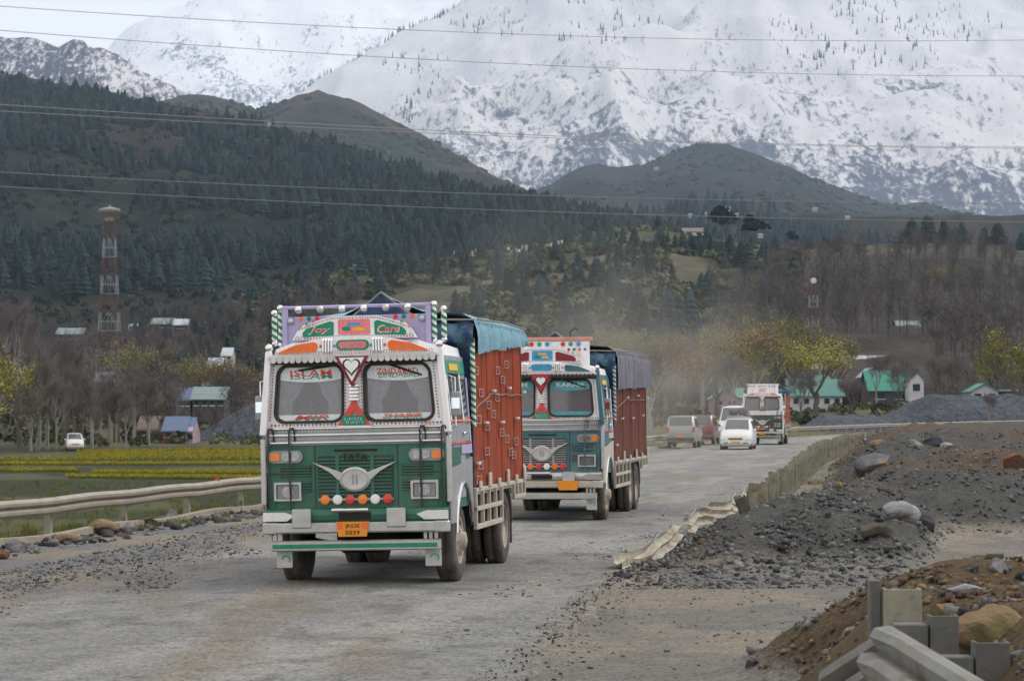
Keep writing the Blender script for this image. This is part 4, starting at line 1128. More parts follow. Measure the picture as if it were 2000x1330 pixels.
# left rail, whole
lg = thing('guardrail', 'long whole steel guardrail along the left edge of the road, beside the field', 'guardrail', (float(Lr(60)), 60, 0))
def loc(o, root):
    o.matrix_parent_inverse = Matrix.Translation(-Vector(root.location)); return o
d = 22.0
while d < 330:
    st = 4.3; n = 5
    pts = [(float(Lr(d + st*k/n)), d + st*k/n, .44 + .012*math.sin(d*1.3+k)) for k in range(n+1)]
    loc(beam_mesh(pts, 1, parent=lg), lg)
    po = loc(cpost(lg, float(Lr(d))-.07, d, H1(float(Lr(d))-.1, d)-.2, .74, -heading(Lr, d)+math.pi/2), lg)
    if d < 130: MB().box(float(Lr(d))-.10, float(Lr(d))+.0, d-.06, d+.06, .47, .72, .01).build('spacer_block', 'post_steel', po)
    d += st
V = []; F = []
ks = np.arange(20, 200, 1.0)
for i, q in enumerate(ks):
    x = float(Lr(q)); z = .13 + .03*math.sin(q*.9)
    V += [(x+.06, q, -.05), (x+.06, q, z), (x+.26, q, z), (x+.28, q, -.05)]
for i in range(len(ks)-1): a = i*4; F += [(a, a+1, a+5, a+4), (a+1, a+2, a+6, a+5), (a+2, a+3, a+7, a+6)]
MB().add(V, F).build('kerb', 'kerb_stone', kind='structure')
rf = tag(MB().lathe([(.05, 0), (.05, -.02), (0, -.025)], 'y', (float(Lr(58.3)), 58.3, .76), 10).build('reflector', 'red_lens'), 'small round red reflector on top of the left guardrail', 'reflector')

# right rail, broken: its near end lies crushed on the verge
rg = thing('guardrail', 'broken guardrail on the right verge, its crushed near end lying on the rubble', 'guardrail', (float(Rr(60)), 60, 0))
def rtop(q): return float(np.interp(q, [37, 39, 42.5, 50, 54, 62, 72, 82, 110, 400], [.06, .14, .34, .42, .50, .64, .70, .80, .88, .82]))
d = 38.0; kk = 0
while d < 300:
    st = 4.0; n = 5
    near = d < 56
    pts = [(float(Rr(d+st*k/n)) + (.10*math.sin(d*2.1+k*.9) if near else .02*math.sin(d+k)), d+st*k/n, max(rtop(d+st*k/n)-(.31 if not near else .24), .02) + (.05*math.sin(k*1.7+d) if near else .015*math.sin(k+d))) for k in range(n+1)]
    tl = [(.75 + .3*math.sin(k+d)) * float(np.interp(d+st*k/n, [38, 46, 54, 66], [1.1, .5, .25, .06])) for k in range(n+1)]
    loc(beam_mesh(pts, -1, tilt=tl, parent=rg, mat='rail_worn'), rg)
    d += st
d = 57.0
while d < 300:
    x = float(Rr(d)) + .12
    rr = random.Random(int(d*10))
    po = loc(cpost(rg, x, d, H1(x+.3, d)-.3, rtop(d)+.10+rr.uniform(-.04, .08), heading(Rr, d)*-1, w=.24, dep=.16, lean=(rr.uniform(-.04, .04), rr.uniform(-.05, .05))), rg)
    if d < 110: MB().box(x-.16, x-.02, d-.07, d+.07, rtop(d)-.30, rtop(d)+.03, .01).build('spacer_block', 'post_steel', po)
    d += 2.0 if d < 130 else 4.0
loc(cpost(rg, float(Rr(53.2))+.45, 53.2, -.1, .62, .2, w=.22, dep=.14, mat='post_dark', lean=(.1, -.42)), rg)
loc(cpost(rg, float(Rr(55.2))+.25, 55.2, -.1, .78, .1, w=.24, dep=.14, lean=(.05, .06)), rg)

# foreground: bent rail with a kink, three stub posts behind it
fg = thing('bent_guardrail', 'bent pale guardrail with a sharp kink in the bottom right foreground', 'guardrail', tuple(P(1740, 1225, 14)))
K = P(1742, 1222, 14.0); A = P(1628, 1296, 14.7); Bq = P(2110, 1440, 10.6)
def lower(p, dz=.31): return (p.x, p.y, p.z - dz)
seg = [A.lerp(K, k/4) for k in range(5)] 
loc(beam_mesh(seg, 1, tilt=[-.15]*5, mat='rail_pale', parent=fg, top=True), fg)
seg = [K.lerp(Bq, k/6) for k in range(7)]
loc(beam_mesh(seg, 1, tilt=[-.5]+[-.75]*6, mat='rail_pale', parent=fg, top=True), fg)
for (px0, px1, pyt, dd_, lab) in ((1728, 1800, 1150, 17.0, 0), (1816, 1872, 1202, 16.2, 1), (1905, 1972, 1254, 15.2, 2)):
    a = P(px0, pyt, dd_); b = P(px1, pyt, dd_); z0 = H1((a.x+b.x)/2, dd_) - .3
    t_ = thing('guardrail_post', ('rusty-backed open channel post standing farthest from the camera by the kink', 'middle grey stub post left of the big tan boulder', 'nearest square grey stub post below the big tan boulder')[lab], 'post', ((a.x+b.x)/2, dd_, z0), group='stub posts of the broken foreground rail')
    hgt = a.z - z0; w = b.x - a.x
    MB().box(-w/2, w/2, -.012, .0, 0, hgt, .004).box(-w/2, -w/2+.014, .0, .15, 0, hgt).box(w/2-.014, w/2, .0, .15, 0, hgt).build('channel', 'post_dark' if lab else 'post_steel', t_)
    if lab: MB().box(-w/2-.22, -w/2-.012, -.02, .13, 0, hgt-.02-.03*lab, .008).build('spacer_block', 'post_dark', t_)
    else: MB().box(-w/2-.08, -w/2-.008, .10, .24, 0, hgt+.05, .008).build('spacer_block', 'post_dark', t_)

# ================================================================== stones
def ico(sub):
    t = (1+5**.5)/2
    v = [(-1,t,0),(1,t,0),(-1,-t,0),(1,-t,0),(0,-1,t),(0,1,t),(0,-1,-t),(0,1,-t),(t,0,-1),(t,0,1),(-t,0,-1),(-t,0,1)]
    f = [(0,11,5),(0,5,1),(0,1,7),(0,7,10),(0,10,11),(1,5,9),(5,11,4),(11,10,2),(10,7,6),(7,1,8),(3,9,4),(3,4,2),(3,2,6),(3,6,8),(3,8,9),(4,9,5),(2,4,11),(6,2,10),(8,6,7),(9,8,1)]
    v = [Vector(p).normalized() for p in v]
    for _ in range(sub):
        c = {}; g = []
        def mid(a, b):
            k = (min(a, b), max(a, b))
            if k not in c: c[k] = len(v); v.append(((v[a]+v[b])/2).normalized())
            return c[k]
        for a, b, q in f: x, y, z = mid(a, b), mid(b, q), mid(q, a); g += [(a, x, z), (b, y, x), (q, z, y), (x, y, z)]
        f = g
    return np.array([p[:] for p in v]), np.array(f)
def rock_vf(sub, seed, cuts=7, rough=.18):
    V, F = ico(sub); rr = np.random.RandomState(seed); V = V.copy()
    for _ in range(cuts):
        n = rr.randn(3); n /= np.linalg.norm(n); dd = rr.uniform(.45, .85)
        k = V @ n; V = V - np.outer(np.maximum(k - dd, 0) * .9, n)
    if sub > 1:
        nn = fbm(V[:, 0]*2.2+seed, V[:, 1]*2.2+V[:, 2]*1.7, 4, seed) - .5
        V = V * (1 + rough * 2 * nn)[:, None]
    return V, F
def _sh(k):
    r_ = np.random.RandomState(k + 5); V = np.array([(x, y, z) for z in (-1, 1) for y in (-1, 1) for x in (-1, 1)], float) * np.array([1.0, .7, .5]) + (r_.rand(8, 3) - .5) * np.array([1.1, .9, .7])
    F = np.array([(0, 2, 3), (0, 3, 1), (4, 5, 7), (4, 7, 6), (0, 1, 5), (0, 5, 4), (2, 6, 7), (2, 7, 3), (0, 4, 6), (0, 6, 2), (1, 3, 7), (1, 7, 5)]); return V, F
PEB = [_sh(k) for k in range(12)]
def hit(px, py, d0=12, d1=400):
    ds = np.geomspace(d0, d1, 1600); pz = np.array([P(px, py, q).z for q in ds]); xs = (px-1000)/FPX*ds
    k = np.where(pz <= H(xs, ds))[0]
    q = ds[k[0]] if len(k) else d1
    return Vector((XP(px, q), q, H1(XP(px, q), q)))
for nm, c1, c2 in (('rock_grey', (104, 106, 112), (128, 126, 122)), ('rock_dark', (50, 49, 56), (66, 64, 68)), ('rock_pale', (148, 150, 156), (120, 118, 114)), ('rock_tan', (138, 118, 92), (112, 98, 80)),
                   ('rock_brown', (98, 86, 72), (80, 78, 70)), ('rock_moss', (126, 106, 82), (100, 94, 62)), ('rock_red', (118, 78, 56), (96, 76, 64)), ('rock_slate', (94, 96, 104), (120, 108, 94))):
    mk(nm, S(*c1), .9, 0, .28, 3, bump=.6, bscale=8, col2=S(*c2), c2lo=.48, c2hi=.6, c2scale=1.6, spec=.2)
BR = [rock_vf(3, 200+k, 9, .14) for k in range(6)]
rocks = [ # px, base py, width px, height px, material, label
 (1712, 912, 92, 46, 'rock_slate', 'broad slate slab with a tan edge at the head of the spoil mound'),
 (1752, 1012, 80, 52, 'rock_pale', 'pale blue-grey boulder in the middle of the gravel mound'),
 (1806, 1022, 54, 46, 'rock_dark', 'black rounded boulder touching the pale boulder on the mound'),
 (1712, 1044, 66, 36, 'rock_brown', 'low brown-grey boulder below the pale boulder'),
 (1822, 870, 44, 24, 'rock_dark', 'dark rock on the skyline of the mound'),
 (1788, 874, 40, 22, 'rock_grey', 'blue-grey rock left of the dark skyline rock'),
 (1722, 862, 46, 16, 'rock_tan', 'flat tan stone on top of the mound near the rail'),
 (1650, 876, 30, 16, 'rock_slate', 'small slate stone beside the far guardrail posts'),
 (1846, 872, 26, 14, 'rock_pale', 'little pale stone right of the dark skyline rock'),
 (1985, 914, 50, 40, 'rock_red', 'reddish boulder at the right edge of the picture'),
 (1442, 1112, 27, 18, 'rock_pale', 'small white stone at the foot of the crushed rail'),
 (1372, 1122, 16, 10, 'rock_dark', 'small dark stone on the lot left of the white stone'),
 (1530, 1134, 34, 14, 'rock_grey', 'flat grey stone at the toe of the gravel mound'),
 (1936, 1258, 152, 112, 'rock_moss', 'big rounded tan boulder with moss in the right foreground'),
 (1886, 1160, 66, 26, 'rock_pale', 'flat pale rock lying on the near soil mound'),
 (1842, 1196, 52, 34, 'rock_moss', 'small mossy rock beside the stub posts'),
 (1948, 1112, 42, 30, 'rock_grey', 'grey rock near the top of the near soil mound'),
 (1966, 1146, 34, 22, 'rock_brown', 'brown stone above the big mossy boulder'),
 (1642, 1322, 36, 22, 'rock_pale', 'pale stone in front of the bent rail end'),
 (208, 1044, 64, 34, 'rock_tan', 'tan boulder, largest at the foot of the left guardrail'),
 (252, 1040, 38, 26, 'rock_grey', 'grey stone right of the tan boulder'),
 (292, 1028, 40, 24, 'rock_brown', 'brown stone in the row under the left guardrail'),
 (336, 1018, 28, 28, 'rock_grey', 'rightmost upright grey stone under the left guardrail'),
 (130, 1060, 56, 20, 'rock_tan', 'flat tan stone left of the big tan boulder'),
 (34, 1076, 42, 26, 'rock_grey', 'grey stone by the left picture edge below the guardrail'),
 (8, 1092, 26, 18, 'rock_red', 'small reddish stone at the left picture edge'),
 (1060, 1248, 26, 10, 'rock_red', 'small dark red stone on the road edge'),
 (540, 1120, 18, 16, 'rock_tan', 'small tan stone beside the front truck wheel'),
]
for i, (px, py, wp, hp, mt, lab) in enumerate(rocks):
    q = hit(px, py); sc = wp / 2 * q.y / FPX; sh = hp / 2 * q.y / FPX
    V, F = BR[i % 6]; me = bpy.data.meshes.new('rock'); rr = np.random.RandomState(i); a = rr.rand()*6.28
    W = np.stack([V[:, 0]*math.cos(a)-V[:, 1]*math.sin(a), V[:, 0]*math.sin(a)+V[:, 1]*math.cos(a), V[:, 2]], -1)
    ext = (W.max(0)-W.min(0))/2; W = W / ext * np.array([sc, sc*.9, sh*1.15])
    me.from_pydata(W.tolist(), [], F.tolist()); o = link('rock', me, mt, smooth=False)
    yc = q.y + sc*.35; o.location = (q.x, yc, min(H1(q.x, yc), H1(q.x-sc*.6, yc), H1(q.x+sc*.6, yc), H1(q.x, q.y-sc*.3)) + sh*.62)
    tag(o, lab, 'rock', 'loose boulders and stones')
# loose gravel (uncountable)
def gravel(n, xf, d0, d1, smin, smax, mat, name, bias=1.0, cond=None):
    u = RNG.rand(n); dd = d0 * (d1/d0) ** (u ** bias); xx = xf(dd, RNG.rand(n))
    if cond is not None: k = cond(xx, dd); xx, dd = xx[k], dd[k]
    sc = smin * (smax/smin) ** (RNG.rand(len(xx)) ** 2.2)
    z = H(xx, dd) + sc*.15
    onr = (xx > AL(dd)) & (xx < Rr(dd)); z = np.where(onr, np.maximum(z, .045), z)
    scatter(name, PEB, np.stack([xx, dd, z], -1), sc, mat, tilt=1.5)
mk('gravel_grey', S(90, 90, 89), .9, 0, .2, 8, rnd=.75, spec=.2)
mk('gravel_brown', S(104, 86, 68), .9, 0, .2, 8, rnd=.45, spec=.1)
gravel(46000, lambda d, r: Rr(d) + .2 + r*(3+.35*d), 36, 120, .010, .055, 'gravel_grey', 'gravel', cond=lambda x, d: H(x, d) > .07)
gravel(4500, lambda d, r: Rr(d) + .2 + r*(3+.35*d), 36, 110, .015, .07, 'gravel_brown', 'soil_clods', cond=lambda x, d: (H(x, d) > .07) & (fbm(x/5, d/9, 3, 61) > .48))
gravel(9000, lambda d, r: 1.7 + r*4, 12, 27, .006, .035, 'gravel_brown', 'soil_clods', cond=lambda x, d: H(x, d) > .1)
gravel(900, lambda d, r: 1.7 + r*4, 12, 27, .015, .06, 'gravel_grey', 'gravel', cond=lambda x, d: H(x, d) > .1)
gravel(1300, lambda d, r: Rr(d) - .3 + r*5, 16, 46, .006, .024, 'gravel_grey', 'gravel')
gravel(1500, lambda d, r: Rr(d) + .0 + (r-.5)*.8, 17, 70, .005, .018, 'gravel_grey', 'gravel')
gravel(5000, lambda d, r: AL(d) - 1.0 + (r-.5)*1.6, 26, 75, .008, .030, 'gravel_grey', 'gravel')
gravel(17000, lambda d, r: AL(d) + r*(Rr(d)-AL(d)), 18, 75, .007, .028, 'gravel_grey', 'gravel', cond=lambda x, d: fbm(x/1.2, d/2.6, 4, 58) > .52)
gravel(4000, lambda d, r: Rr(d) + r*4 - .2, 34.5, 46, .008, .05, 'gravel_grey', 'gravel')
gravel(1200, lambda d, r: Lr(d) + .2 + r*1.2, 28, 90, .02, .12, 'gravel_grey', 'gravel')

# verge grass tufts and weeds (uncountable)
def blades(n, seed):
    rr = np.random.RandomState(seed); V = []; F = []
    for k in range(n):
        a = rr.rand()*6.28; r = rr.rand()*.5; h = .5+rr.rand()*.5; b = rr.rand()*6.28; w = .05
        x, y = r*math.cos(a), r*math.sin(a); lx, ly = math.cos(b)*.35*h, math.sin(b)*.35*h
        i = len(V); V += [(x-w, y, 0), (x+w, y, 0), (x+lx, y+ly, h)]; F.append((i, i+1, i+2))
    return np.array(V), np.array(F)
TUFT = [blades(9, k) for k in range(5)]
mk('grass', S(98, 102, 46), .9, 0, .2, 5, rnd=.4)
mk('dry_grass', S(128, 118, 70), .9, 0, .2, 5, rnd=.35)
def tufts(n, xf, d0, d1, s0, s1, mat, name, cond=None):
    dd = d0 * (d1/d0) ** RNG.rand(n); xx = xf(dd, RNG.rand(n))
    if cond is not None: k = cond(xx, dd); xx, dd = xx[k], dd[k]
    scatter(name, TUFT, np.stack([xx, dd, H(xx, dd)-.01], -1), s0+(s1-s0)*RNG.rand(len(xx)), mat)
tufts(5000, lambda d, r: Lr(d) - 1.6 + r**.7*2.3, 26, 140, .06, .22, 'grass', 'verge_grass', cond=lambda x, d: fbm(x/1.0, d/2, 3, 12) > .47)
tufts(9000, lambda d, r: Lr(d) - 3 - r*70, 45, 150, .15, .4, 'grass', 'field_grass')
tufts(700, lambda d, r: Rr(d) + .3 + r*4, 60, 110, .08, .25, 'dry_grass', 'verge_grass', cond=lambda x, d: fbm(x/1.0, d/2, 3, 14) > .55)
tufts(500, lambda d, r: 1.7 + r*4, 12, 24, .03, .10, 'dry_grass', 'verge_grass', cond=lambda x, d: (fbm(x*2, d, 3, 15) > .55) & (H(x, d) > .15))

# mustard strips in the field
mk('mustard', S(150, 138, 30), .9, 0, .25, .6, rnd=.35)
mk('mustard_leaf', S(94, 98, 38), .9, 0, .25, .6, rnd=.35)
fp = []
for (y0, y1, xa, xb, n) in ((881, 897, 150, 1000, 9500), (893, 900, -150, 1000, 2800), (904, 909, -200, 1000, 4200), (917, 921, -200, 150, 1200), (921, 926, 180, 1000, 3800), (932, 937, 128, 600, 2000)):
    py = y0 + (y1-y0)*RNG.rand(n); px = xa + (xb-xa)*RNG.rand(n)
    dd = (CAM_H+2.0)*FPX/(py-795); xx = (px-1000)/FPX*dd
    k = xx < Lr(dd) - 6
    fp.append(np.stack([xx[k], dd[k], H(xx[k], dd[k])], -1))
fp = np.concatenate(fp)
scatter('mustard_flowers', TUFT, fp + np.array([0, 0, .14]), .10 + .12*RNG.rand(len(fp)), 'mustard')
scatter('mustard_leaves', TUFT, fp + np.array([.2, .1, 0]), .14 + .14*RNG.rand(len(fp)), 'mustard_leaf')

# ================================================================== cars
for nm, c_ in (('car_white', (.72, .72, .70)), ('car_grey', (.30, .30, .31)), ('car_red', (.20, .035, .045)), ('car_blue', (.05, .14, .30))):
    mk(nm, c_, .3, .1 if nm != 'car_white' else 0, .06, 3, coat=.5, dust=.55)
mk('car_glass', (.05, .055, .065), .08, 0, .1, 3, coat=1.0, spec=.6)
mk('tail_red', (.35, .03, .03), .3, 0, .1, 20, coat=.5)
def make_car(name, label, cat, loc_, rz, st, paint, wheels, wr=.33, rack=False, cabin=(2, 3, 4, 5), extra=None):
    t = thing(name, label, cat, loc_, rz)
    V = []; F = []
    for (y, zb, w, zt, wt, top) in st:
        half = [(0, zb), (w*.9, zb), (w, zb+.16), (w, (zb+.16+zt)/2), (w*.985, zt), ((w*.985+wt)/2+.02, (zt+top)/2), (wt, top), (wt*.6, top+.025), (0, top+.035)]
        V += [(x, y, z) for x, z in half] + [(-x, y, z) for x, z in half[-2:0:-1]]
    n = 16
    for i in range(len(st)-1):
        for k in range(n): F.append((i*n+k, i*n+(k+1) % n, (i+1)*n+(k+1) % n, (i+1)*n+k))
    F += [tuple(range(n))[::-1], tuple((len(st)-1)*n+k for k in range(n))]
    MB().add(V, F).build('body', paint, t, True)
    c0, c1, c2, c3 = cabin
    def topq(i, j, m0, m1, nm):
        a, b = st[i], st[j]; f = lambda u: (a[0]+(b[0]-a[0])*u, a[4]+(b[4]-a[4])*u, a[5]+(b[5]-a[5])*u)
        y0_, w0, z0 = f(m0); y1_, w1, z1 = f(m1); off = .035
        dy, dz = (y1_-y0_), (z1-z0); l = math.hypot(dy, dz); ny, nz = (-dz/l, dy/l) if dy > 0 else (dz/l, -dy/l)
        if nz < 0: ny, nz = -ny, -nz
        w0 *= .9; w1 *= .9
        v = [(-w0, y0_+ny*off, z0+nz*off), (w0, y0_+ny*off, z0+nz*off), (w1, y1_+ny*off, z1+nz*off), (-w1, y1_+ny*off, z1+nz*off)]
        v += [(x, y-ny*.05, z-nz*.05) for x, y, z in v]
        MB().add(v, [(0, 1, 2, 3), (4, 7, 6, 5), (0, 4, 5, 1), (1, 5, 6, 2), (2, 6, 7, 3), (3, 7, 4, 0)]).build(nm, 'car_glass', t)
    topq(c0, c1, .12, .93, 'windscreen'); topq(c2, c3, .08, .85, 'rear_window')
    ya, yb = st[c1][0], st[c2][0]; m = max(2, round((yb-ya)/1.0))
    for s in (-1, 1):
        for k in range(m):
            u0, u1 = (k+.05)/m, (k+.93)/m
            def pt(u, h):
                a, b = st[c1], st[c2]; w = a[2]+(b[2]-a[2])*u; wt = a[4]+(b[4]-a[4])*u; zt = a[3]+(b[3]-a[3])*u; tp = a[5]+(b[5]-a[5])*u
                return (s*(w*.985+(wt-w*.985)*h + .028), ya+(yb-ya)*u, zt+(tp-zt)*h)
            v = [pt(u0, .1), pt(u1, .1), pt(u1, .82), pt(u0, .82)]; v += [(x-s*.05, y, z) for x, y, z in v]
            MB().add(v, [(0, 1, 2, 3), (4, 7, 6, 5), (0, 4, 5, 1), (1, 5, 6, 2), (2, 6, 7, 3), (3, 7, 4, 0)]).build('side_window', 'car_glass', t)
        MB().box(min(s*st[c1][2], s*(st[c1][2]+.16)), max(s*st[c1][2], s*(st[c1][2]+.16)), st[c0][0]+.35, st[c0][0]+.47, st[c1][3]+.02, st[c1][3]+.17, .03).build('mirror', paint, t)
    for y in wheels:
        for s in (-1, 1):
            w = .20; x = s*(max(q[2] for q in st)-.11); r = wr
            ty = MB().lathe([(r*.6, -w*.4), (r*.9, -w*.5), (r, -w*.35), (r, w*.35), (r*.9, w*.5), (r*.6, w*.4)], 'x', (x, y, r), 18).build('wheel', 'tyre', t, True)
            MB().lathe([(r*.62, s*w*.42), (r*.5, s*w*.3), (r*.2, s*w*.42), (0, s*w*.45)], 'x', (x, y, r), 14).build('rim', 'steel', ty, True)
    fw = st[1][2]; fy = st[0][0]; by = st[-1][0]; z0 = st[0][1]
    zl = st[0][3]-.10
    for s in (-1, 1):
        MB().box(min(s*fw*.52, s*fw*.95), max(s*fw*.52, s*fw*.95), fy-.015, fy+.14, zl, zl+.15, .03).build('headlight', 'white_lens', t)
        MB().box(min(s*fw*.80, s*fw*1.0), max(s*fw*.80, s*fw*1.0), by-.10, by+.012, st[-1][1]+.45, st[-1][1]+.80, .03).build('tail_light', 'tail_red', t)
        MB().box(min(s*fw*.45, s*fw*.8), max(s*fw*.45, s*fw*.8), fy-.035, fy+.1, z0+.06, z0+.15, .02).build('fog_lamp', 'lamp_dark', t)
    MB().box(-fw*.45, fw*.45, fy-.02, fy+.1, zl+.02, zl+.12, .02).build('grille', 'black_paint', t)
    MB().box(-fw*.94, fw*.94, fy-.03, fy+.12, z0+.02, z0+.20, .04).build('front_bumper', paint, t)
    MB().box(-.26, .26, fy-.045, fy-.03, z0+.08, z0+.18).build('number_plate', 'plate_orange', t)
    MB().box(-fw*.96, fw*.96, by-.1, by+.05, st[-1][1], st[-1][1]+.18, .04).build('rear_bumper', extra or paint, t)
    MB().box(-.24, .24, by+.05, by+.06, st[-1][1]+.2, st[-1][1]+.3).build('number_plate', 'plate_orange', t)
    if rack:
        a, b = st[c1], st[c2]; zt = a[5]+.05
        rk = MB()
        for s in (-1, 1): rk.tube([(s*.58, a[0]+.1, zt+.08), (s*.58, b[0]-.1, zt+.08)], .02, 5)
        for k in range(5): y = a[0]+.1+(b[0]-a[0]-.2)*k/4; rk.tube([(-.58, y, zt+.08), (.58, y, zt+.08)], .016, 5)
        r_ = rk.build('roof_rack', 'steel', t)
        rk2 = MB()
        for s in (-1, 1):
            for y in (a[0]+.2, b[0]-.2): rk2.tube([(s*.58, y, zt-.04), (s*.58, y, zt+.08)], .02, 5)
        rk2.build('rack_feet', 'steel', r_)
    return t
MPV = [(0, .30, .66, .66, .60, .70), (.22, .22, .84, .80, .72, .90), (1.05, .20, .88, .98, .74, 1.06), (1.85, .20, .88, 1.02, .64, 1.68), (3.75, .20, .88, 1.04, .66, 1.72), (4.30, .24, .86, 1.04, .68, 1.20), (4.48, .34, .78, .98, .66, 1.04)]
SUV = [(0, .42, .70, .90, .66, .96), (.15, .34, .82, .98, .76, 1.05), (1.35, .32, .84, 1.08, .76, 1.14), (1.85, .32, .84, 1.10, .68, 1.80), (4.15, .32, .84, 1.12, .69, 1.82), (4.36, .34, .83, 1.12, .72, 1.20), (4.42, .42, .80, 1.05, .72, 1.10)]
VAN = [(0, .40, .80, .95, .74, 1.05), (.12, .34, .92, 1.05, .84, 1.15), (.55, .32, .94, 1.22, .84, 1.32), (1.35, .32, .94, 1.28, .74, 2.35), (5.0, .32, .94, 1.30, .74, 2.42), (5.25, .34, .93, 1.30, .80, 1.5), (5.3, .40, .9, 1.2, .80, 1.4)]
make_car('car', 'white people carrier with loaded roof rack driving towards the camera', 'car', (XP(1436, 142), 142, .03), R(-9), MPV, 'car_white', (.85, 3.6), .32, rack=True)
cb = (XP(1436, 142), 142, .03)
bag = thing('luggage', 'dark covered luggage strapped on the white car roof rack', 'luggage', (cb[0]+.42, 144.6, 1.93), R(-9))
mk('luggage', (.10, .10, .10), .9, 0, .4, 4, bump=.3, bscale=8)
MB().box(-.52, -.05, -.7, .3, 0, .34, .10).build('case', 'luggage', bag); MB().box(.0, .50, -.6, .5, 0, .42, .12).build('bundle', 'luggage', bag)
make_car('car', 'grey boxy off-road car seen from behind beside the left rail', 'car', (XP(1345, 154) , 154.5, .03), R(180-9.5), SUV, 'car_grey', (.85, 3.45), .36, extra='black_paint')
make_car('car', 'dark red car driving away just right of the grey one', 'car', (XP(1383, 170), 170, .03), R(180-11), SUV, 'car_red', (.85, 3.45), .36)
make_car('van', 'tall white minibus behind the white car', 'van', (XP(1427, 178), 178, .03), R(-12), VAN, 'car_white', (.9, 4.3), .36)
make_car('car', 'tiny white car parked among bare trunks beyond the field on the left', 'car', (XP(148, 262), 262, H1(XP(148, 262), 262)), R(12), MPV, 'car_white', (.85, 3.6), .32)
# ================================================================== buildings, masts, wires
for nm, c_ in (('wall_white', (200, 200, 206)), ('wall_pink', (160, 140, 148)), ('wall_cream', (168, 158, 138)), ('wall_dark', (86, 80, 84)), ('wall_brick', (128, 84, 62)), ('roof_green', (44, 122, 104)), ('roof_teal', (74, 122, 112)),
               ('roof_silver', (164, 168, 176)), ('roof_rust', (112, 92, 86)), ('roof_blue', (82, 98, 124)), ('roof_pale', (112, 126, 124)), ('win_dark', (40, 56, 60))):
    mk(nm, S(*c_), .75 if 'roof' not in nm else .5, 0, .15, .6, bump=.1, bscale=4)
def house(label, px0, px1, py_eave, py_base, d, depth, roof='gable', rmat='roof_green', wmat='wall_white', rh=None, nwin=3, rot=0.0, axis='x', cat='house', detail=True, group=None, name='house', zb=None):
    """px0..px1 wall width, eave and base rows in the photo at depth d; ridge along x (axis='x') or along y"""
    a, b = P(px0, py_eave, d), P(px1, py_eave, d); w = b.x-a.x
    ze = a.z; z0 = min(P(px0, py_base, d).z, ze-.5) if zb is None else zb
    t = thing(name, label, cat, ((a.x+b.x)/2, d, z0), rot, group=group)
    h = ze - z0; rh = rh or w*.2; e = min(.5, w*.08)
    MB().box(-w/2, w/2, 0, depth, -1.5 if h < 4 else -3.0, h).build('wall', wmat, t)
    if roof == 'gable' and axis == 'x':
        V = [(-w/2-e, -e, h-.1), (w/2+e, -e, h-.1), (w/2+e, depth/2, h+rh), (-w/2-e, depth/2, h+rh), (w/2+e, depth+e, h-.1), (-w/2-e, depth+e, h-.1)]
        F = [(0, 1, 2, 3), (3, 2, 4, 5)]
        top = MB().add(V, F).add([(x, y, z-.12) for x, y, z in V], [(3, 2, 1, 0), (5, 4, 2, 3)])
        for (i, j) in ((0, 1), (4, 5), (1, 2), (2, 4), (3, 0), (5, 3)): top.f.append((i, j, j+6, i+6))
        r = top.build('roof', rmat, t)
        MB().poly_yz([(0, h-.02), (depth, h-.02), (depth/2, h+rh-.1)], -w/2, w/2).build('gable', wmat, t)
    elif roof == 'gable':
        V = [(-w/2-e, -e, h-.1), (0, -e, h+rh), (w/2+e, -e, h-.1), (-w/2-e, depth+e, h-.1), (0, depth+e, h+rh), (w/2+e, depth+e, h-.1)]
        top = MB().add(V, [(0, 3, 4, 1), (1, 4, 5, 2)]).add([(x, y, z-.12) for x, y, z in V], [(1, 4, 3, 0), (2, 5, 4, 1)])
        for (i, j) in ((0, 1), (1, 2), (3, 4), (4, 5), (0, 3), (2, 5)): top.f.append((i, j, j+6, i+6))
        top.build('roof', rmat, t)
        MB().poly_xz([(-w/2, h-.02), (w/2, h-.02), (0, h+rh-.1)], 0, depth).build('gable', wmat, t)
    else:
        MB().box(-w/2-e, w/2+e, -e, depth+e, h+.002, h+.25).build('roof', rmat, t)
    if detail and nwin:
        for k in range(nwin):
            x = -w/2 + w*(k+.5)/nwin; ww = w/nwin*.5
            wi = MB().box(x-ww/2, x+ww/2, -.06, .02, h*.40, h*.78).build('window', 'win_dark', t)
            MB().box(x-ww/2-.1, x+ww/2+.1, -.12, -.0605, h*.40-.14, h*.40).build('sill', 'wall_white', wi)
    return t
G1 = 'houses across the valley floor'
house('long white building with a teal roof and a row of dark windows', 1545, 1645, 772, 800, 420, 9, rmat='roof_teal', nwin=5, rh=2.6, group=G1)
house('largest green-roofed hall with a dark lower front', 1700, 1776, 762, 790, 445, 12, rmat='roof_green', wmat='wall_dark', rh=3.4, nwin=2, group=G1)
house('white gabled end house with green cap right of the green hall', 1776, 1804, 742, 778, 440, 7, rmat='roof_green', rh=1.4, nwin=1, axis='y', group=G1)
house('pale teal roofed shed behind the long white building', 1575, 1634, 756, 775, 470, 10, rmat='roof_teal', wmat='wall_dark', rh=2.2, nwin=0, group=G1)
house('pink gabled house with a green roof above the white minibus', 1392, 1442, 778, 800, 400, 9, rmat='roof_teal', wmat='wall_pink', rh=1.6, nwin=2, axis='y', group=G1)
house('pale pink walled house just left of the distant truck', 1440, 1470, 775, 800, 410, 8, rmat='roof_teal', wmat='wall_pink', rh=1.4, nwin=1, group=G1)
house('long silver-roofed shed on the slope', 1642, 1752, 708, 734, 520, 10, rmat='roof_silver', wmat='wall_dark', rh=1.5, nwin=0, group=G1)
house('cream walled house with a rusty roof at the foot of the wood', 1585, 1662, 720, 732, 500, 8, rmat='roof_rust', wmat='wall_cream', rh=1.0, nwin=4, group=G1)
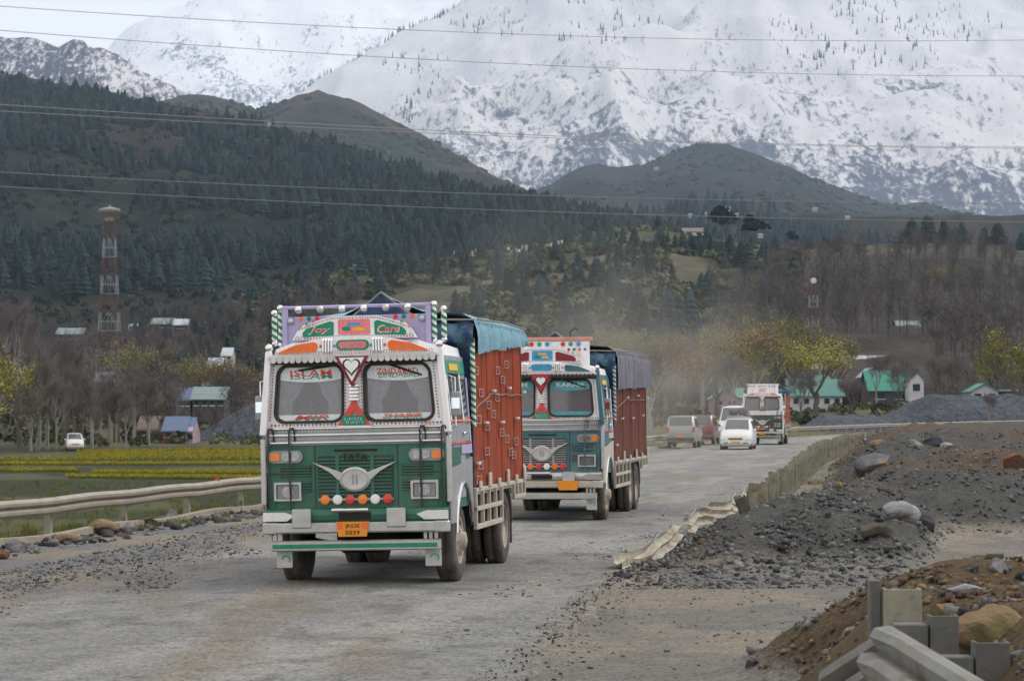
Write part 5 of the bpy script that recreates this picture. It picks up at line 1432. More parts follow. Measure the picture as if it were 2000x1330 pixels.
house('grey arched-gable shed left of the green hall', 1688, 1722, 735, 752, 470, 10, rmat='roof_silver', wmat='wall_dark', rh=1.6, nwin=0, axis='y', group=G1)
house('faded green-roofed house high in the bare wood on the right', 1754, 1796, 638, 652, 600, 8, rmat='roof_pale', wmat='wall_cream', rh=1.5, nwin=2, group=G1)
house('white gabled house with a green roof near the right edge', 1897, 1950, 764, 785, 390, 7, rmat='roof_green', wmat='wall_white', rh=1.2, nwin=2, axis='y', group=G1)
house('low flat white shed at the right edge', 1958, 1994, 764, 785, 390, 6, roof='flat', rmat='roof_silver', wmat='wall_dark', nwin=0, group=G1)
house('small pale-roofed hut among the willows', 1428, 1470, 655, 664, 560, 7, rmat='roof_pale', wmat='wall_cream', rh=1.0, nwin=0, group=G1)
G2 = 'village houses on the left'
for (lab, a_, b_, e_, bs, d_, rm, wm, nw) in (
    ('grey house with a pale blue roof at the top of the left gravel heap', 338, 372, 780, 800, 330, 'roof_blue', 'wall_dark', 3),
    ('wide dark house with a grey-green roof beside the gravel heap', 376, 438, 778, 800, 330, 'roof_pale', 'wall_dark', 4),
    ('small shop with blue roof and orange-brown front below the gravel heap', 318, 362, 840, 862, 285, 'roof_blue', 'wall_brick', 2),
    ('little pink hut touching the blue-roofed shop', 362, 376, 842, 862, 285, 'roof_blue', 'wall_pink', 1),
    ('pale blue roofed house behind the village trees', 396, 440, 752, 770, 400, 'roof_blue', 'wall_dark', 3),
    ('small silver-roofed house uphill left of the truck', 405, 432, 715, 728, 450, 'roof_silver', 'wall_dark', 2),
    ('teal-roofed house just left of the green truck cab', 436, 470, 735, 752, 430, 'roof_teal', 'wall_dark', 2),
    ('white-roofed hut above the village', 432, 452, 694, 706, 480, 'roof_silver', 'wall_cream', 2),
    ('grey long-roofed house on the wooded slope at the far left', 112, 160, 652, 668, 620, 'roof_pale', 'wall_dark', 3),
    ('narrow grey-roofed house right of the lattice tower', 296, 336, 632, 644, 640, 'roof_pale', 'wall_dark', 3),
    ('small pale-roofed hut right of the tower, lower on the slope', 340, 366, 634, 646, 630, 'roof_silver', 'wall_dark', 1),
    ('tiny pale hut behind the tower', 250, 272, 644, 654, 640, 'roof_silver', 'wall_cream', 1),
    ('cream house behind the bare trunks left of the tower foot', 176, 214, 745, 764, 400, 'roof_pale', 'wall_cream', 3),
    ('low teal house hidden behind bare trunks', 268, 304, 838, 856, 300, 'roof_rust', 'wall_dark', 2)):
    house(lab, a_, b_, e_, bs, d_, 7, rmat=rm, wmat=wm, nwin=nw, rh=1.5, group=G2)
G3 = 'huts scattered on the hills'
house('white-walled hut with brown roof on the green knoll', 1335, 1375, 452, 464, 945, 8, rmat='roof_rust', wmat='wall_white', nwin=2, rh=1.5, group=G3)
for (lab, x_, y_, d_) in (('topmost white hut on the blue hill', 1363, 367, 3300), ('white hut among trees above the knoll', 1422, 404, 2500), ('small white hut right of the hut among trees', 1438, 416, 2500),
    ('white hut with bright roof in the blue gap', 1486, 456, 2000), ('white hut on the right flank of the blue hill', 1592, 405, 2600), ('farthest right white hut on the blue hill', 1656, 421, 2500),
    ('left one of two white huts below the topmost hut', 1350, 417, 2500), ('right one of two white huts below the topmost hut', 1376, 414, 2500), ('lowest white hut behind the green knoll', 1374, 430, 2400),
    ('white hut high on the brown saddle', 476, 238, 2150), ('second white hut on the brown saddle', 528, 239, 2150), ('faint hut on the left flank of the blue hill', 1282, 326, 3900)):
    house(lab, x_-4.5, x_+4.5, y_+3, y_+5.5, d_, 6, rmat='roof_pale', wmat='wall_cream', nwin=0, rh=.9*d_/1500, group=G3, detail=False)
# long pale wall on the hillside
wl_ = thing('stone_wall', 'long broken line of pale stones across the hillside behind the trucks', 'wall', tuple(F_at(np.array([900.]), np.array([.98]))[0]))
us = np.concatenate([np.arange(888, 1112, 7.), np.arange(590, 650, 9.)])
for i, u in enumerate(us):
    p = F_at(np.array([u]), np.array([.985]))[0]; hh = random.Random(i).uniform(.8, 2.6); w_ = .45
    loc(MB().box(p[0]-w_, p[0]+w_, p[1]-.5, p[1]+.5, p[2]-1, p[2]+hh, .1).build('stone', 'wall_cream' if i % 3 else 'wall_white', wl_), wl_)

# ---- lattice tower, red and white bands
mk('tower_red', S(98, 62, 54), .7, 0, .15, .5); mk('tower_white', S(138, 138, 140), .7, 0, .15, .5)
def tower(label, px, py_top, py_base, d, wb, wt, bands, name, top):
    tp, bs = P(px, py_top, d), P(px, py_base, d); Ht = tp.z-bs.z
    t = thing(name, label, 'tower', (bs.x, d, bs.z))
    for k in range(bands):
        f0, f1 = k/bands, (k+1)/bands
        mb = MB(); w0, w1 = (wb+(wt-wb)*f0**.8)/2, (wb+(wt-wb)*f1**.8)/2; z0, z1 = Ht*f0, Ht*f1
        c0 = [(w0, w0), (-w0, w0), (-w0, -w0), (w0, -w0)]; c1 = [(w1, w1), (-w1, w1), (-w1, -w1), (w1, -w1)]
        r = max(wb*.009, .038)
        for i in range(4):
            j = (i+1) % 4
            a, b, e_, f = (*c0[i], z0), (*c1[i], z1), (*c0[j], z0), (*c1[j], z1)
            mb.tube([a, b], r*1.3, 4); mb.tube([a, e_], r, 4)
            m = tuple((Vector(b)+Vector(f))/2)
            mb.tube([a, m], r, 4); mb.tube([e_, m], r, 4); mb.tube([m, tuple((Vector(a)+Vector(e_))/2)], r*.8, 4)
            q = tuple((Vector(a)+Vector(b))/2); q2 = tuple((Vector(e_)+Vector(f))/2); mb.tube([q, q2], r, 4)
        mb.build('tower_section', 'tower_red' if k % 2 == (bands+1) % 2 else 'tower_white', t)
    return t, Ht
tw, Ht = tower('tall red and white lattice tower with a drum on top at the left', 213, 430, 790, 500, 5.6, 1.8, 10, 'lattice_tower', None)
mk('drum', S(128, 124, 118), .6, .2, .2, 1)
MB().lathe([(1.2, 0), (2.0, .9), (2.1, 1.3), (1.9, 1.5), (0.3, 1.9), (0, 2.4)], 'z', (0, 0, Ht+.6), 20).build('tower_drum', 'drum', tw)
MB().tube([(0, 0, Ht-.2), (0, 0, Ht+.8)], .9, 8).build('drum_stem', 'drum', tw)
tw2, Ht2 = tower('slim far mast with a round white dish behind the willows', 1589, 552, 745, 480, 2.6, 1.3, 8, 'antenna_mast', None)
MB().lathe([(.0, -.3), (.5, -.2), (.55, 0), (.0, .12)], 'y', (0, -.5, Ht2+.3), 16).build('dish', 'wall_white', tw2)
MB().tube([(0, 0, Ht2), (0, 0, Ht2+3)], .08, 5).build('antenna_rod', 'tower_red', tw2)

# ---- power lines
mk('wire', S(126, 122, 118), .5, .3, 0)
for lab, pts, d0, d1 in (('uppermost power line crossing the sky', [(-400, -18), (0, 12), (500, 44), (1000, 68), (1500, 79), (2000, 78), (2500, 66)], 230, 330),
    ('second power line from the top', [(-400, 26), (0, 58), (500, 96), (1000, 128), (1500, 143), (2000, 147), (2500, 142)], 230, 330),
    ('third power line from the top, left half over the brown hill', [(-400, 180), (0, 202), (500, 236), (1000, 265), (1500, 281), (2000, 285), (2500, 280)], 240, 330),
    ('faint fourth power line just below the third', [(-400, 195), (0, 218), (500, 243), (1000, 268), (1500, 284), (2000, 289), (2500, 286)], 250, 340),
    ('fifth power line crossing the conifer slope', [(-400, 310), (0, 337), (500, 362), (1000, 380), (1300, 388), (1700, 396), (2500, 398)], 220, 320),
    ('lowest power line over the conifers', [(-400, 338), (0, 366), (500, 390), (1000, 411), (1300, 421), (1700, 430), (2500, 436)], 220, 320)):
    px_, py_ = np.array(pts, float).T; xs = np.linspace(-400, 2500, 60)
    co = np.polyfit(px_, py_, 3); ys = np.polyval(co, xs)
    tag(MB().tube([P(x, y, d0+(d1-d0)*(x+400)/2900) for x, y in zip(xs, ys)], .034, 5).build('power_line', 'wire'), lab, 'power line', 'power lines overhead')

# ---- distant gravel heaps
mk('heap_grey', S(84, 88, 97), .95, 0, .35, .8, bump=1.0, bscale=1.0, speck=.8, sscale=1.5)
def heap(label, px0, px1, py_top, py_base, d, seed, skew=.5):
    n, m = 60, 16; V = []; F = []
    for j in range(m+1):
        for i in range(n+1):
            u = i/n; v = j/m; x = XP(px0+(px1-px0)*u, d)
            prof = max(0, min(1, u/ max(skew*.5, .05))) * max(0, min(1, (1-u)/ max((1-skew)*.5, .05)))
            nz = float(fbm(np.array([x*.25]), np.array([v*3+seed]), 4, seed)[0])
            hz = (P(1000, py_top, d).z - P(1000, py_base, d).z)*prof*(.7+.5*nz)
            z = P(1000, py_base, d).z - .5 + hz*math.sin(math.pi*min(v*1.0, 1))**.8 + .5*(0 < v < 1)
            V.append((x, d + (v-.35)*14, z + (nz-.5)*.5))
    for j in range(m):
        for i in range(n): a = j*(n+1)+i; F.append((a, a+1, a+n+2, a+n+1))
    o = MB().add(V, F).build('gravel_heap', 'heap_grey', smooth=False); tag(o, label, 'gravel heap', 'far heaps of crushed stone')
heap('long blue-grey heap of crushed stone at the right behind the rail', 1660, 2600, 770, 838, 345, 3, .35)
heap('lower grey heap of stone left of the long right heap', 1560, 1760, 812, 836, 335, 5)
heap('sloping grey heap of stone beside the green truck cab', 360, 900, 778, 868, 300, 8, .5)
# ================================================================== trees
mk('bark_grey', S(136, 131, 126), .95, 0, .25, 2, bump=.4, bscale=6)
mk('bark_brown', S(98, 90, 84), .95, 0, .25, 2, bump=.4, bscale=6)
mk('twig', S(116, 108, 104), .95, 0, .2, 1, rnd=.2)
mk('leaf_willow', S(140, 136, 46), .8, 0, .25, .5, rnd=.35)
mk('leaf_olive', S(122, 118, 58), .8, 0, .25, .5, rnd=.35)
mk('leaf_rust', S(138, 112, 58), .8, 0, .25, .5, rnd=.35)
mk('conifer', S(31, 45, 44), .9, 0, .3, .12, rnd=.6)
mk('conifer_obj', S(31, 45, 44), .9, 0, .3, .12, rnd=-.6)
mk('shrub', S(80, 84, 60), .9, 0, .3, .15, rnd=.4)
mk('scrub_dark', S(50, 56, 44), .9, 0, .3, .15, rnd=.5)
mk('twig_wood', S(86, 79, 78), .95, 0, .25, .1, rnd=.3)

def grow(mb, tips, rr, p, dr, ln, r, lv, maxlv, spread, up):
    pts = [p]; q = p; dd = dr
    n = 3
    for k in range(n):
        dd = (dd + Vector((rr.uniform(-1, 1), rr.uniform(-1, 1), rr.uniform(-.4, .8)*up)) * .16).normalized()
        q = q + dd * (ln/n); pts.append(q)
    mb.tube(pts, [r*(1-.55*k/n) for k in range(n+1)], 5 if lv < 2 else 3, False)
    if lv >= maxlv: tips.append((q, dd)); tips.append((pts[2], dd)); return
    nb = rr.choice((3, 4)) if lv < 2 else rr.choice((2, 3, 3))
    for k in range(nb):
        f = rr.uniform(.45, 1.0); i = min(int(f*n), n-1); b = pts[i].lerp(pts[i+1], f*n-i)
        ax = Vector((rr.uniform(-1, 1), rr.uniform(-1, 1), rr.uniform(-.3, .6))).normalized()
        nd = (dd + ax*spread + Vector((0, 0, up*.25))).normalized()
        grow(mb, tips, rr, b, nd, ln*rr.uniform(.55, .78), r*.5, lv+1, maxlv, spread, up)
def leaves(tips, rr, per, rad, size, droop):
    V = []; F = []; rn = []
    for (p, dd) in tips:
        cl = rr.random()
        for k in range(per):
            c = p + Vector((rr.gauss(0, rad), rr.gauss(0, rad), rr.gauss(0, rad) - droop*abs(rr.gauss(0, rad))))
            a = Vector((rr.uniform(-1, 1), rr.uniform(-1, 1), rr.uniform(-1, 1))).normalized(); b = a.orthogonal().normalized()
            s = size*rr.uniform(.6, 1.3); i = len(V)
            V += [c - a*s, c + b*s*.55, c + a*s, c - b*s*.55]; F.append((i, i+1, i+2, i+3)); rn += [min(1, max(0, .6*cl+.4*rr.random()))]*4
    return np.array([v[:] for v in V]), np.array(F), np.array(rn)
def twigs(tips, rr, per, ln, w):
    V = []; F = []
    for (p, dd) in tips:
        for k in range(per):
            a = (dd + Vector((rr.uniform(-1, 1), rr.uniform(-1, 1), rr.uniform(-.3, 1)))*.8).normalized()
            l = ln*rr.uniform(.5, 1.2); s = a.orthogonal().normalized()*w; o = p + Vector((rr.gauss(0, .25), rr.gauss(0, .25), rr.gauss(0, .25)))
            i = len(V); V += [o-s, o+s, o+a*l]; F.append((i, i+1, i+2))
    return np.array([v[:] for v in V]), np.array(F)
def proto_tree(seed, kind, leafmat='leaf_willow'):
    """about 10 m tall; kinds: willow, bare, poplar"""
    rr = random.Random(seed); mb = MB(); tips = []
    if kind == 'willow':
        mb.tube([(0, 0, -.4), (rr.uniform(-.1, .1), 0, 1.2), (rr.uniform(-.2, .2), rr.uniform(-.2, .2), 2.6)], [.34, .27, .22], 7)
        for k in range(6):
            a = k*6.283/6 + rr.random(); grow(mb, tips, rr, Vector((0, 0, rr.uniform(1.8, 2.6))), Vector((math.cos(a)*.6, math.sin(a)*.6, 1)).normalized(), rr.uniform(2.8, 3.8), .14, 1, 4, .75, .6)
    elif kind == 'bare':
        mb.tube([(0, 0, -.4), (rr.uniform(-.1, .1), 0, 1.8), (rr.uniform(-.2, .2), rr.uniform(-.2, .2), 3.6)], [.26, .2, .15], 7)
        for k in range(5):
            a = k*6.283/5 + rr.random(); grow(mb, tips, rr, Vector((0, 0, rr.uniform(2.0, 3.6))), Vector((math.cos(a)*.45, math.sin(a)*.45, 1)).normalized(), rr.uniform(2.6, 3.4), .10, 1, 4, .6, .8)
    else:
        pts = [Vector((rr.uniform(-.1, .1), rr.uniform(-.1, .1), z)) for z in (-.4, 2, 4, 6, 8, 9.6)]
        mb.tube(pts, [.26, .23, .19, .14, .08, .02], 6)
        for k in range(34):
            z = rr.uniform(1.8, 9.0); a = rr.random()*6.283
            grow(mb, tips, rr, Vector((0, 0, z)), Vector((math.cos(a)*.35, math.sin(a)*.35, 1)).normalized(), rr.uniform(1.0, 1.9), .04, 2, 3, .35, 1.0)
    wood = bpy.data.meshes.new('trunk'); wood.from_pydata(mb.v, [], mb.f); wood.update(); fixn(wood)
    wood.materials.append(MATS['bark_grey' if seed % 2 else 'bark_brown'])
    tv, tf = twigs(tips, rr, 7 if kind != 'willow' else 2, 1.1, .026)
    if kind == 'willow':
        per = max(5, int(3000/len(tips)))
        lv, lf, ln = leaves(tips, rr, per, .45, .14, 1.0)
    elif leafmat: lv, lf, ln = leaves(tips, rr, max(2, int(900/len(tips))), .35, .13, .3)
    crown = bpy.data.meshes.new('crown')
    if kind == 'willow' or leafmat:
        V = np.concatenate([lv, tv]); crown.from_pydata(V.tolist(), [], lf.tolist() + (tf+len(lv)).tolist()); crown.update()
        at = crown.attributes.new('rnd', 'FLOAT', 'POINT'); at.data.foreach_set('value', np.concatenate([ln, np.full(len(tv), .3)]).astype(np.float32))
        crown.materials.append(MATS[leafmat]); crown.materials.append(MATS['twig'])
        crown.polygons.foreach_set('material_index', np.array([0]*len(lf)+[1]*len(tf), np.int32))
    else:
        crown.from_pydata(tv.tolist(), [], tf.tolist()); crown.update(); crown.materials.append(MATS['twig'])
    return wood, crown
PT = {'willow': [proto_tree(k, 'willow', 'leaf_willow') for k in (1, 2, 3)], 'olive': [proto_tree(k, 'willow', 'leaf_olive') for k in (4, 5)], 'rust': [proto_tree(k, 'willow', 'leaf_rust') for k in (6,)],
      'bare': [proto_tree(k, 'bare', None) for k in (11, 12, 13, 14)], 'haze': [proto_tree(k, 'bare', 'leaf_olive') for k in (15, 16, 17)], 'poplar': [proto_tree(k, 'poplar', None) for k in (21, 22, 23)]}
TN = [0]
def tree(kind, px, py_base, py_top, d, label, wide=1.0, group=None):
    pr = PT[kind]; w, c = pr[TN[0] % len(pr)]; TN[0] += 1
    b = P(px, py_base, d); gz = H1(b.x, d) if d < 470 else b.z
    hgt = P(px, py_top, d).z - gz; s = hgt / 9.6
    t = thing({'willow': 'willow_tree', 'olive': 'willow_tree', 'rust': 'budding_tree', 'bare': 'bare_tree', 'haze': 'budding_tree', 'poplar': 'poplar_tree'}[kind], label, 'tree', (b.x, d, gz), TN[0]*1.7, group=group)
    t.scale = (s*wide, s*wide, s)
    for nm, me in (('trunk', w), ('crown', c)):
        o = bpy.data.objects.new(nm, me); COL.objects.link(o); o.parent = t
    return t
GL, GR = 'trees beyond the field on the left', 'trees on the valley floor at the right'
for kind, px, yb, yt, d, wd, lab in (
    ('willow', -30, 885, 690, 262, 1.2, 'yellow-green willow cut by the left picture edge'),
    ('willow', 40, 885, 698, 275, 1.1, 'yellow willow second from the left edge'),
    ('olive', -80, 880, 640, 300, 1.2, 'tall olive willow at the far left edge'),
    ('poplar', 92, 880, 715, 268, 1.0, 'grey poplar just right of the yellow willows'),
    ('poplar', 126, 880, 690, 285, 1.0, 'tall bare poplar left of the tower, third trunk in'),
    ('bare', 160, 880, 720, 272, .9, 'bare grey tree standing over the tiny white car'),
    ('poplar', 196, 880, 760, 278, 1.0, 'thin bare poplar in front of the tower foot'),
    ('bare', 232, 880, 745, 290, .9, 'bare tree right of the tower foot'),
    ('poplar', 262, 878, 735, 284, 1.0, 'straight bare poplar right of the tower'),
    ('poplar', 290, 878, 750, 276, 1.0, 'slim bare poplar left of the blue-roofed shop'),
    ('haze', 316, 872, 775, 300, 1.1, 'small budding tree at the blue-roofed shop'),
    ('poplar', 75, 882, 705, 266, 1.0, 'pale slim trunk at the right flank of the yellow willows'),
    ('bare', 110, 882, 735, 264, .8, 'bare tree between the pale slim trunk and the tall poplar'),
    ('poplar', 143, 882, 712, 292, 1.0, 'grey poplar right behind the tiny white car'),
    ('poplar', 178, 880, 728, 266, 1.0, 'pale trunk leaning near the tower axis'),
    ('poplar', 214, 880, 740, 296, 1.0, 'straight trunk exactly below the lattice tower'),
    ('bare', 246, 880, 770, 268, .8, 'low bare tree right of the straight trunk'),
    ('haze', 60, 884, 760, 262, 1.1, 'low budding bush-tree under the yellow willows'),
    ('poplar', 345, 872, 760, 292, 1.0, 'thin poplar in front of the left gravel heap'),
    ('olive', 372, 800, 692, 380, 1.2, 'olive tree above the dark village house'),
    ('rust', 445, 795, 704, 360, 1.2, 'yellow-brown willow left of the truck cab'),
    ('olive', 480, 790, 712, 380, 1.1, 'olive willow half hidden by the truck cab'),
    ('haze', 330, 740, 672, 480, 1.2, 'budding tree on the slope above the village'),
    ('olive', 250, 760, 668, 440, 1.3, 'olive tree right behind the lattice tower'),
    ('bare', 25, 760, 585, 420, .8, 'tall faint bare tree behind the left willows'),
    ('poplar', 62, 770, 650, 400, 1.0, 'bare poplar far behind the yellow willows')):
    tree(kind, px, yb, yt, d, lab, wd, GL)
for kind, px, yb, yt, d, wd, lab in (
    ('haze', 1268, 800, 690, 330, 1.3, 'greenish budding tree right behind the grey tarpaulin'),
    ('olive', 1300, 800, 655, 400, 1.0, 'dusty olive willow left of the grey car'),
    ('rust', 1345, 800, 660, 390, 1.1, 'brown-tinted willow above the grey car'),
    ('haze', 1372, 800, 640, 420, 1.2, 'budding tree above the dark red car'),
    ('olive', 1400, 798, 652, 400, 1.0, 'olive willow above the minibus'),
    ('olive', 1330, 800, 640, 440, .9, 'tall thin olive willow behind the brown-tinted one'),
    ('olive', 1425, 795, 628, 450, .9, 'thin olive willow rising behind the minibus'),
    ('willow', 1478, 792, 640, 430, .85, 'slim yellow willow above the left side of the distant truck'),
    ('olive', 1640, 770, 655, 470, .9, 'slim olive willow above the silver-roofed shed'),
    ('olive', 1240, 780, 650, 440, 1.0, 'hazy olive willow just right of the grey tarpaulin top'),
    ('bare', 1430, 800, 690, 380, 1.0, 'bare tree rising over the pink house'),
    ('rust', 1452, 795, 636, 430, 1.0, 'orange-tinted willow left of the distant truck'),
    ('olive', 1505, 790, 612, 440, .95, 'large olive willow directly above the distant truck'),
    ('olive', 1548, 790, 618, 450, .95, 'large olive willow left of the bright yellow tree'),
    ('willow', 1592, 790, 656, 400, 1.15, 'bright yellow-green tree above the long white building'),
    ('bare', 1565, 800, 722, 360, .9, 'small bare tree in front of the long white building'),
    ('haze', 1625, 790, 640, 460, 1.2, 'thin budding tree right of the bright yellow tree'),
    ('bare', 1665, 800, 738, 370, 1.0, 'spreading bare tree in front of the green hall'),
    ('bare', 1712, 800, 690, 420, .9, 'bare tree behind the green hall ridge'),
    ('bare', 1755, 830, 690, 350, .7, 'thin bare trunk before the green hall gable'),
    ('poplar', 1830, 800, 660, 400, 1.0, 'bare poplar between the green hall and the right houses'),
    ('bare', 1850, 800, 690, 390, 1.0, 'bare tree left of the right-hand white gable'),
    ('bare', 1932, 835, 768, 330, .8, 'small bare sapling in front of the right heap'),
    ('willow', 1985, 790, 640, 380, 1.1, 'yellow-green willow cut by the right picture edge'),
    ('olive', 1950, 790, 690, 400, 1.1, 'olive willow left of the one at the right edge'),
    ('bare', 1900, 790, 700, 420, 1.0, 'bare tree behind the right-hand white gable'),
    ('willow', 1840, 590, 520, 700, 1.2, 'small yellow tree high on the right hillside, left one'),
    ('willow', 1875, 585, 512, 720, 1.2, 'small yellow tree high on the right hillside, right one'),
    ('olive', 1475, 610, 535, 700, 1.1, 'yellowish tree on the slope left of the far mast'),
    ('olive', 1440, 660, 588, 620, 1.3, 'olive tree uphill of the willows'),
    ('olive', 1200, 740, 640, 480, 1.4, 'dust-veiled olive tree above the grey tarpaulin'),
    ('haze', 1120, 740, 640, 480, 1.4, 'dust-veiled budding tree above the teal truck')):
    tree(kind, px, yb, yt, d, lab, wd, GR)

# ---- conifers
def conifer_vf(seed, tiers=6, pts=9, slim=.24):
    rr = random.Random(seed); V = []; F = []
    for k in range(tiers):
        f = k/tiers; z = .10 + .9*f; r = slim*(1-f)**.85*rr.uniform(.85, 1.15)+.015; top = len(V); V.append((rr.uniform(-.02, .02), rr.uniform(-.02, .02), min(1.0, z+.9/tiers*1.7)))
        ring = []
        for j in range(pts*2):
            a = 2*math.pi*j/(pts*2)+rr.random()*.2; q = r*(rr.uniform(.85, 1.15) if j % 2 == 0 else rr.uniform(.45, .65)); ring.append(len(V)); V.append((q*math.cos(a), q*math.sin(a), z - (.05 if j % 2 == 0 else 0)*rr.uniform(.5, 1.5)))
        for j in range(len(ring)): F.append((top, ring[j], ring[(j+1) % len(ring)]))
    V += [(.02, 0, 0), (-.01, .017, 0), (-.01, -.017, 0), (0, 0, .3)]; n = len(V)-4; F += [(n, n+1, n+3), (n+1, n+2, n+3), (n+2, n, n+3)]
    return np.array(V), np.array(F)
CON = [conifer_vf(30+k, 6, 7, .27+.05*(k % 3)) for k in range(6)]
FARC = [conifer_vf(50+k, 3, 4, .11) for k in range(4)]
def bush_vf(seed, n=46):
    rr = random.Random(seed); V = []; F = []
    for k in range(n):
        a = Vector((rr.gauss(0, 1), rr.gauss(0, 1), abs(rr.gauss(0, 1)))).normalized()*rr.uniform(.55, 1.0); a.z = a.z*.9+.15
        u = Vector((rr.uniform(-1, 1), rr.uniform(-1, 1), rr.uniform(-1, 1))).normalized(); w = u.orthogonal().normalized(); s = rr.uniform(.16, .30)
        i = len(V); V += [a-u*s, a+w*s, a+u*s, a-w*s]; F += [(i, i+1, i+2), (i, i+2, i+3)]
    return np.array([v[:] for v in V])*np.array([.5, .5, .5]), np.array(F)
BUSH = [bush_vf(k) for k in range(5)]
# conifer wood on the left hill
n = 14000
u = -400 + 2150*RNG.rand(n); v = RNG.rand(n)**.9
pz = E_at(u, v); nx = fbm(pz[:, 0]/130, pz[:, 1]/130, 4, 201)
thr = np.interp(u, [-400, 200, 500, 900, 1300, 1700], [.36, .35, .34, .34, .34, .45]) + .30*sst(.62, 1.0, v)*sst(1000, 500, u) + .35*sst(.28, .12, v)*sst(350, 550, u)
k = nx > thr
pz = pz[k]; u = u[k]; v = v[k]
hts = (5.5 + 7.5*RNG.rand(len(pz))) * np.interp(u, [0, 800, 1100, 1400], [1, 1.05, 1.25, 1.0])
vis = hts / pz[:, 1] * (pz[:, 1] > 0)
order = np.argsort(-vis)
pick = [i for i in order if -40 < u[i] < 1330 and v[i] > .22][:300]
rest = np.setdiff1d(np.arange(len(pz)), pick)
cme = []
for (cv, cf) in CON:
    me = bpy.data.meshes.new('conifer_tree'); me.from_pydata(cv.tolist(), [], cf.tolist()); me.update(); me.materials.append(MATS['conifer_obj']); cme.append(me)
for j, i in enumerate(pick):
    o = bpy.data.objects.new('conifer_tree', cme[j % 6]); COL.objects.link(o); o.location = pz[i] - np.array([0, 0, .8]); s = float(hts[i]); o.scale = (s*1.15, s*1.15, s); o.rotation_euler = (0, 0, j*2.4)
    tag(o, 'dark green conifer in the wood covering the left hillside', 'conifer', 'conifers of the left hillside wood')
scatter('conifer_wood', CON, pz[rest] - np.array([0, 0, .8]), hts[rest]*1.15, 'conifer', sclz=hts[rest])
# shrubs between the conifers
n = 5000; u = -300+2000*RNG.rand(n); v = RNG.rand(n); q = E_at(u, v)
scatter('hill_scrub', BUSH, q, 2.5+4*RNG.rand(n), 'scrub_dark')
# near hill: bushes and small pines
n = 5200; u = 250 + 1300*RNG.rand(n); v = RNG.rand(n); q = F_at(u, v); nn = fbm(q[:, 0]/26, q[:, 1]/40, 4, 301)
k = nn > np.interp(u, [250, 700, 1100, 1250, 1500], [.40, .50, .52, .46, .40]) + .14*sst(.85, 1, v)*sst(1000, 1150, u); q, u, v = q[k], u[k], v[k]
h_ = 2.2+4.2*RNG.rand(len(q)); half = RNG.rand(len(q)) < .8
scatter('hill_scrub', BUSH, q[half], h_[half]*1.1, 'shrub', sclz=h_[half]*.9)
scatter('young_pines', CON, q[~half], h_[~half]*1.6, 'conifer', sclz=h_[~half]*1.3)
# bare purple-brown wood, right slope and valley
def barevf(seed):
    rr = random.Random(seed); V = []; F = []
    def tri(a, b, w):
        s = (b-a).orthogonal().normalized()*w; i = len(V); V.extend([a-s, a+s, b]); F.append((i, i+1, i+2))
    tri(Vector((0, 0, -.03)), Vector((0, 0, .75)), .018)
    for k in range(26):
        z = rr.uniform(.25, .7); a = rr.random()*6.283; e = Vector((math.cos(a)*rr.uniform(.08, .25), math.sin(a)*rr.uniform(.08, .25), z+rr.uniform(.12, .32)))
        b = Vector((0, 0, z)); tri(b, e, .006)
        for j in range(6):
            m = b.lerp(e, rr.uniform(.4, 1)); tri(m, m+Vector((rr.gauss(0, .06), rr.gauss(0, .06), rr.uniform(.02, .14))), .004)
    return np.array([p[:] for p in V]), np.array(F)
BARE = [barevf(k) for k in range(6)]
n = 1500; u = 1380 + 1100*RNG.rand(n); v = RNG.rand(n)*.93; q = F_at(u, v); k = fbm(q[:, 0]/30, q[:, 1]/50, 3, 401) > np.interp(u, [1380, 1550, 2400], [.6, .36, .34]) + .6*((v < .16) & (u > 1560) & (u < 1830)) + .6*(v > .72); q = q[k]
scatter('bare_wood', BARE, q, 7+5*RNG.rand(len(q)), 'twig_wood')
n = 500; u = -300+1000*RNG.rand(n); v = RNG.rand(n)*.5; q = F_at(u, v)
scatter('bare_wood', BARE, q, 6+5*RNG.rand(n), 'twig_wood')
n = 700; dd = 290 + 190*RNG.rand(n); u = np.where(RNG.rand(n) < .45, -250 + 900*RNG.rand(n), 1250 + 1100*RNG.rand(n)); xx = (u-1000)/FPX*dd; k = ((dd > 345) & ~((u > 1380) & (u < 1830)) & ~((u > 1880) & (u < 2000))) | (u < 1000); xx, dd = xx[k], dd[k]
scatter('bare_wood', BARE, np.stack([xx, dd, H(xx, dd)], -1), 4+5*RNG.rand(len(xx)), 'twig_wood')
n = 900; dd = 275 + 200*RNG.rand(n); u = np.where(RNG.rand(n) < .5, -250 + 900*RNG.rand(n), 1250 + 1100*RNG.rand(n)); xx = (u-1000)/FPX*dd; k = (dd > 350) | (u < 1000); xx, dd = xx[k], dd[k]
scatter('valley_scrub', BUSH, np.stack([xx, dd, H(xx, dd)], -1), 1.2+2*RNG.rand(len(xx)), 'shrub')
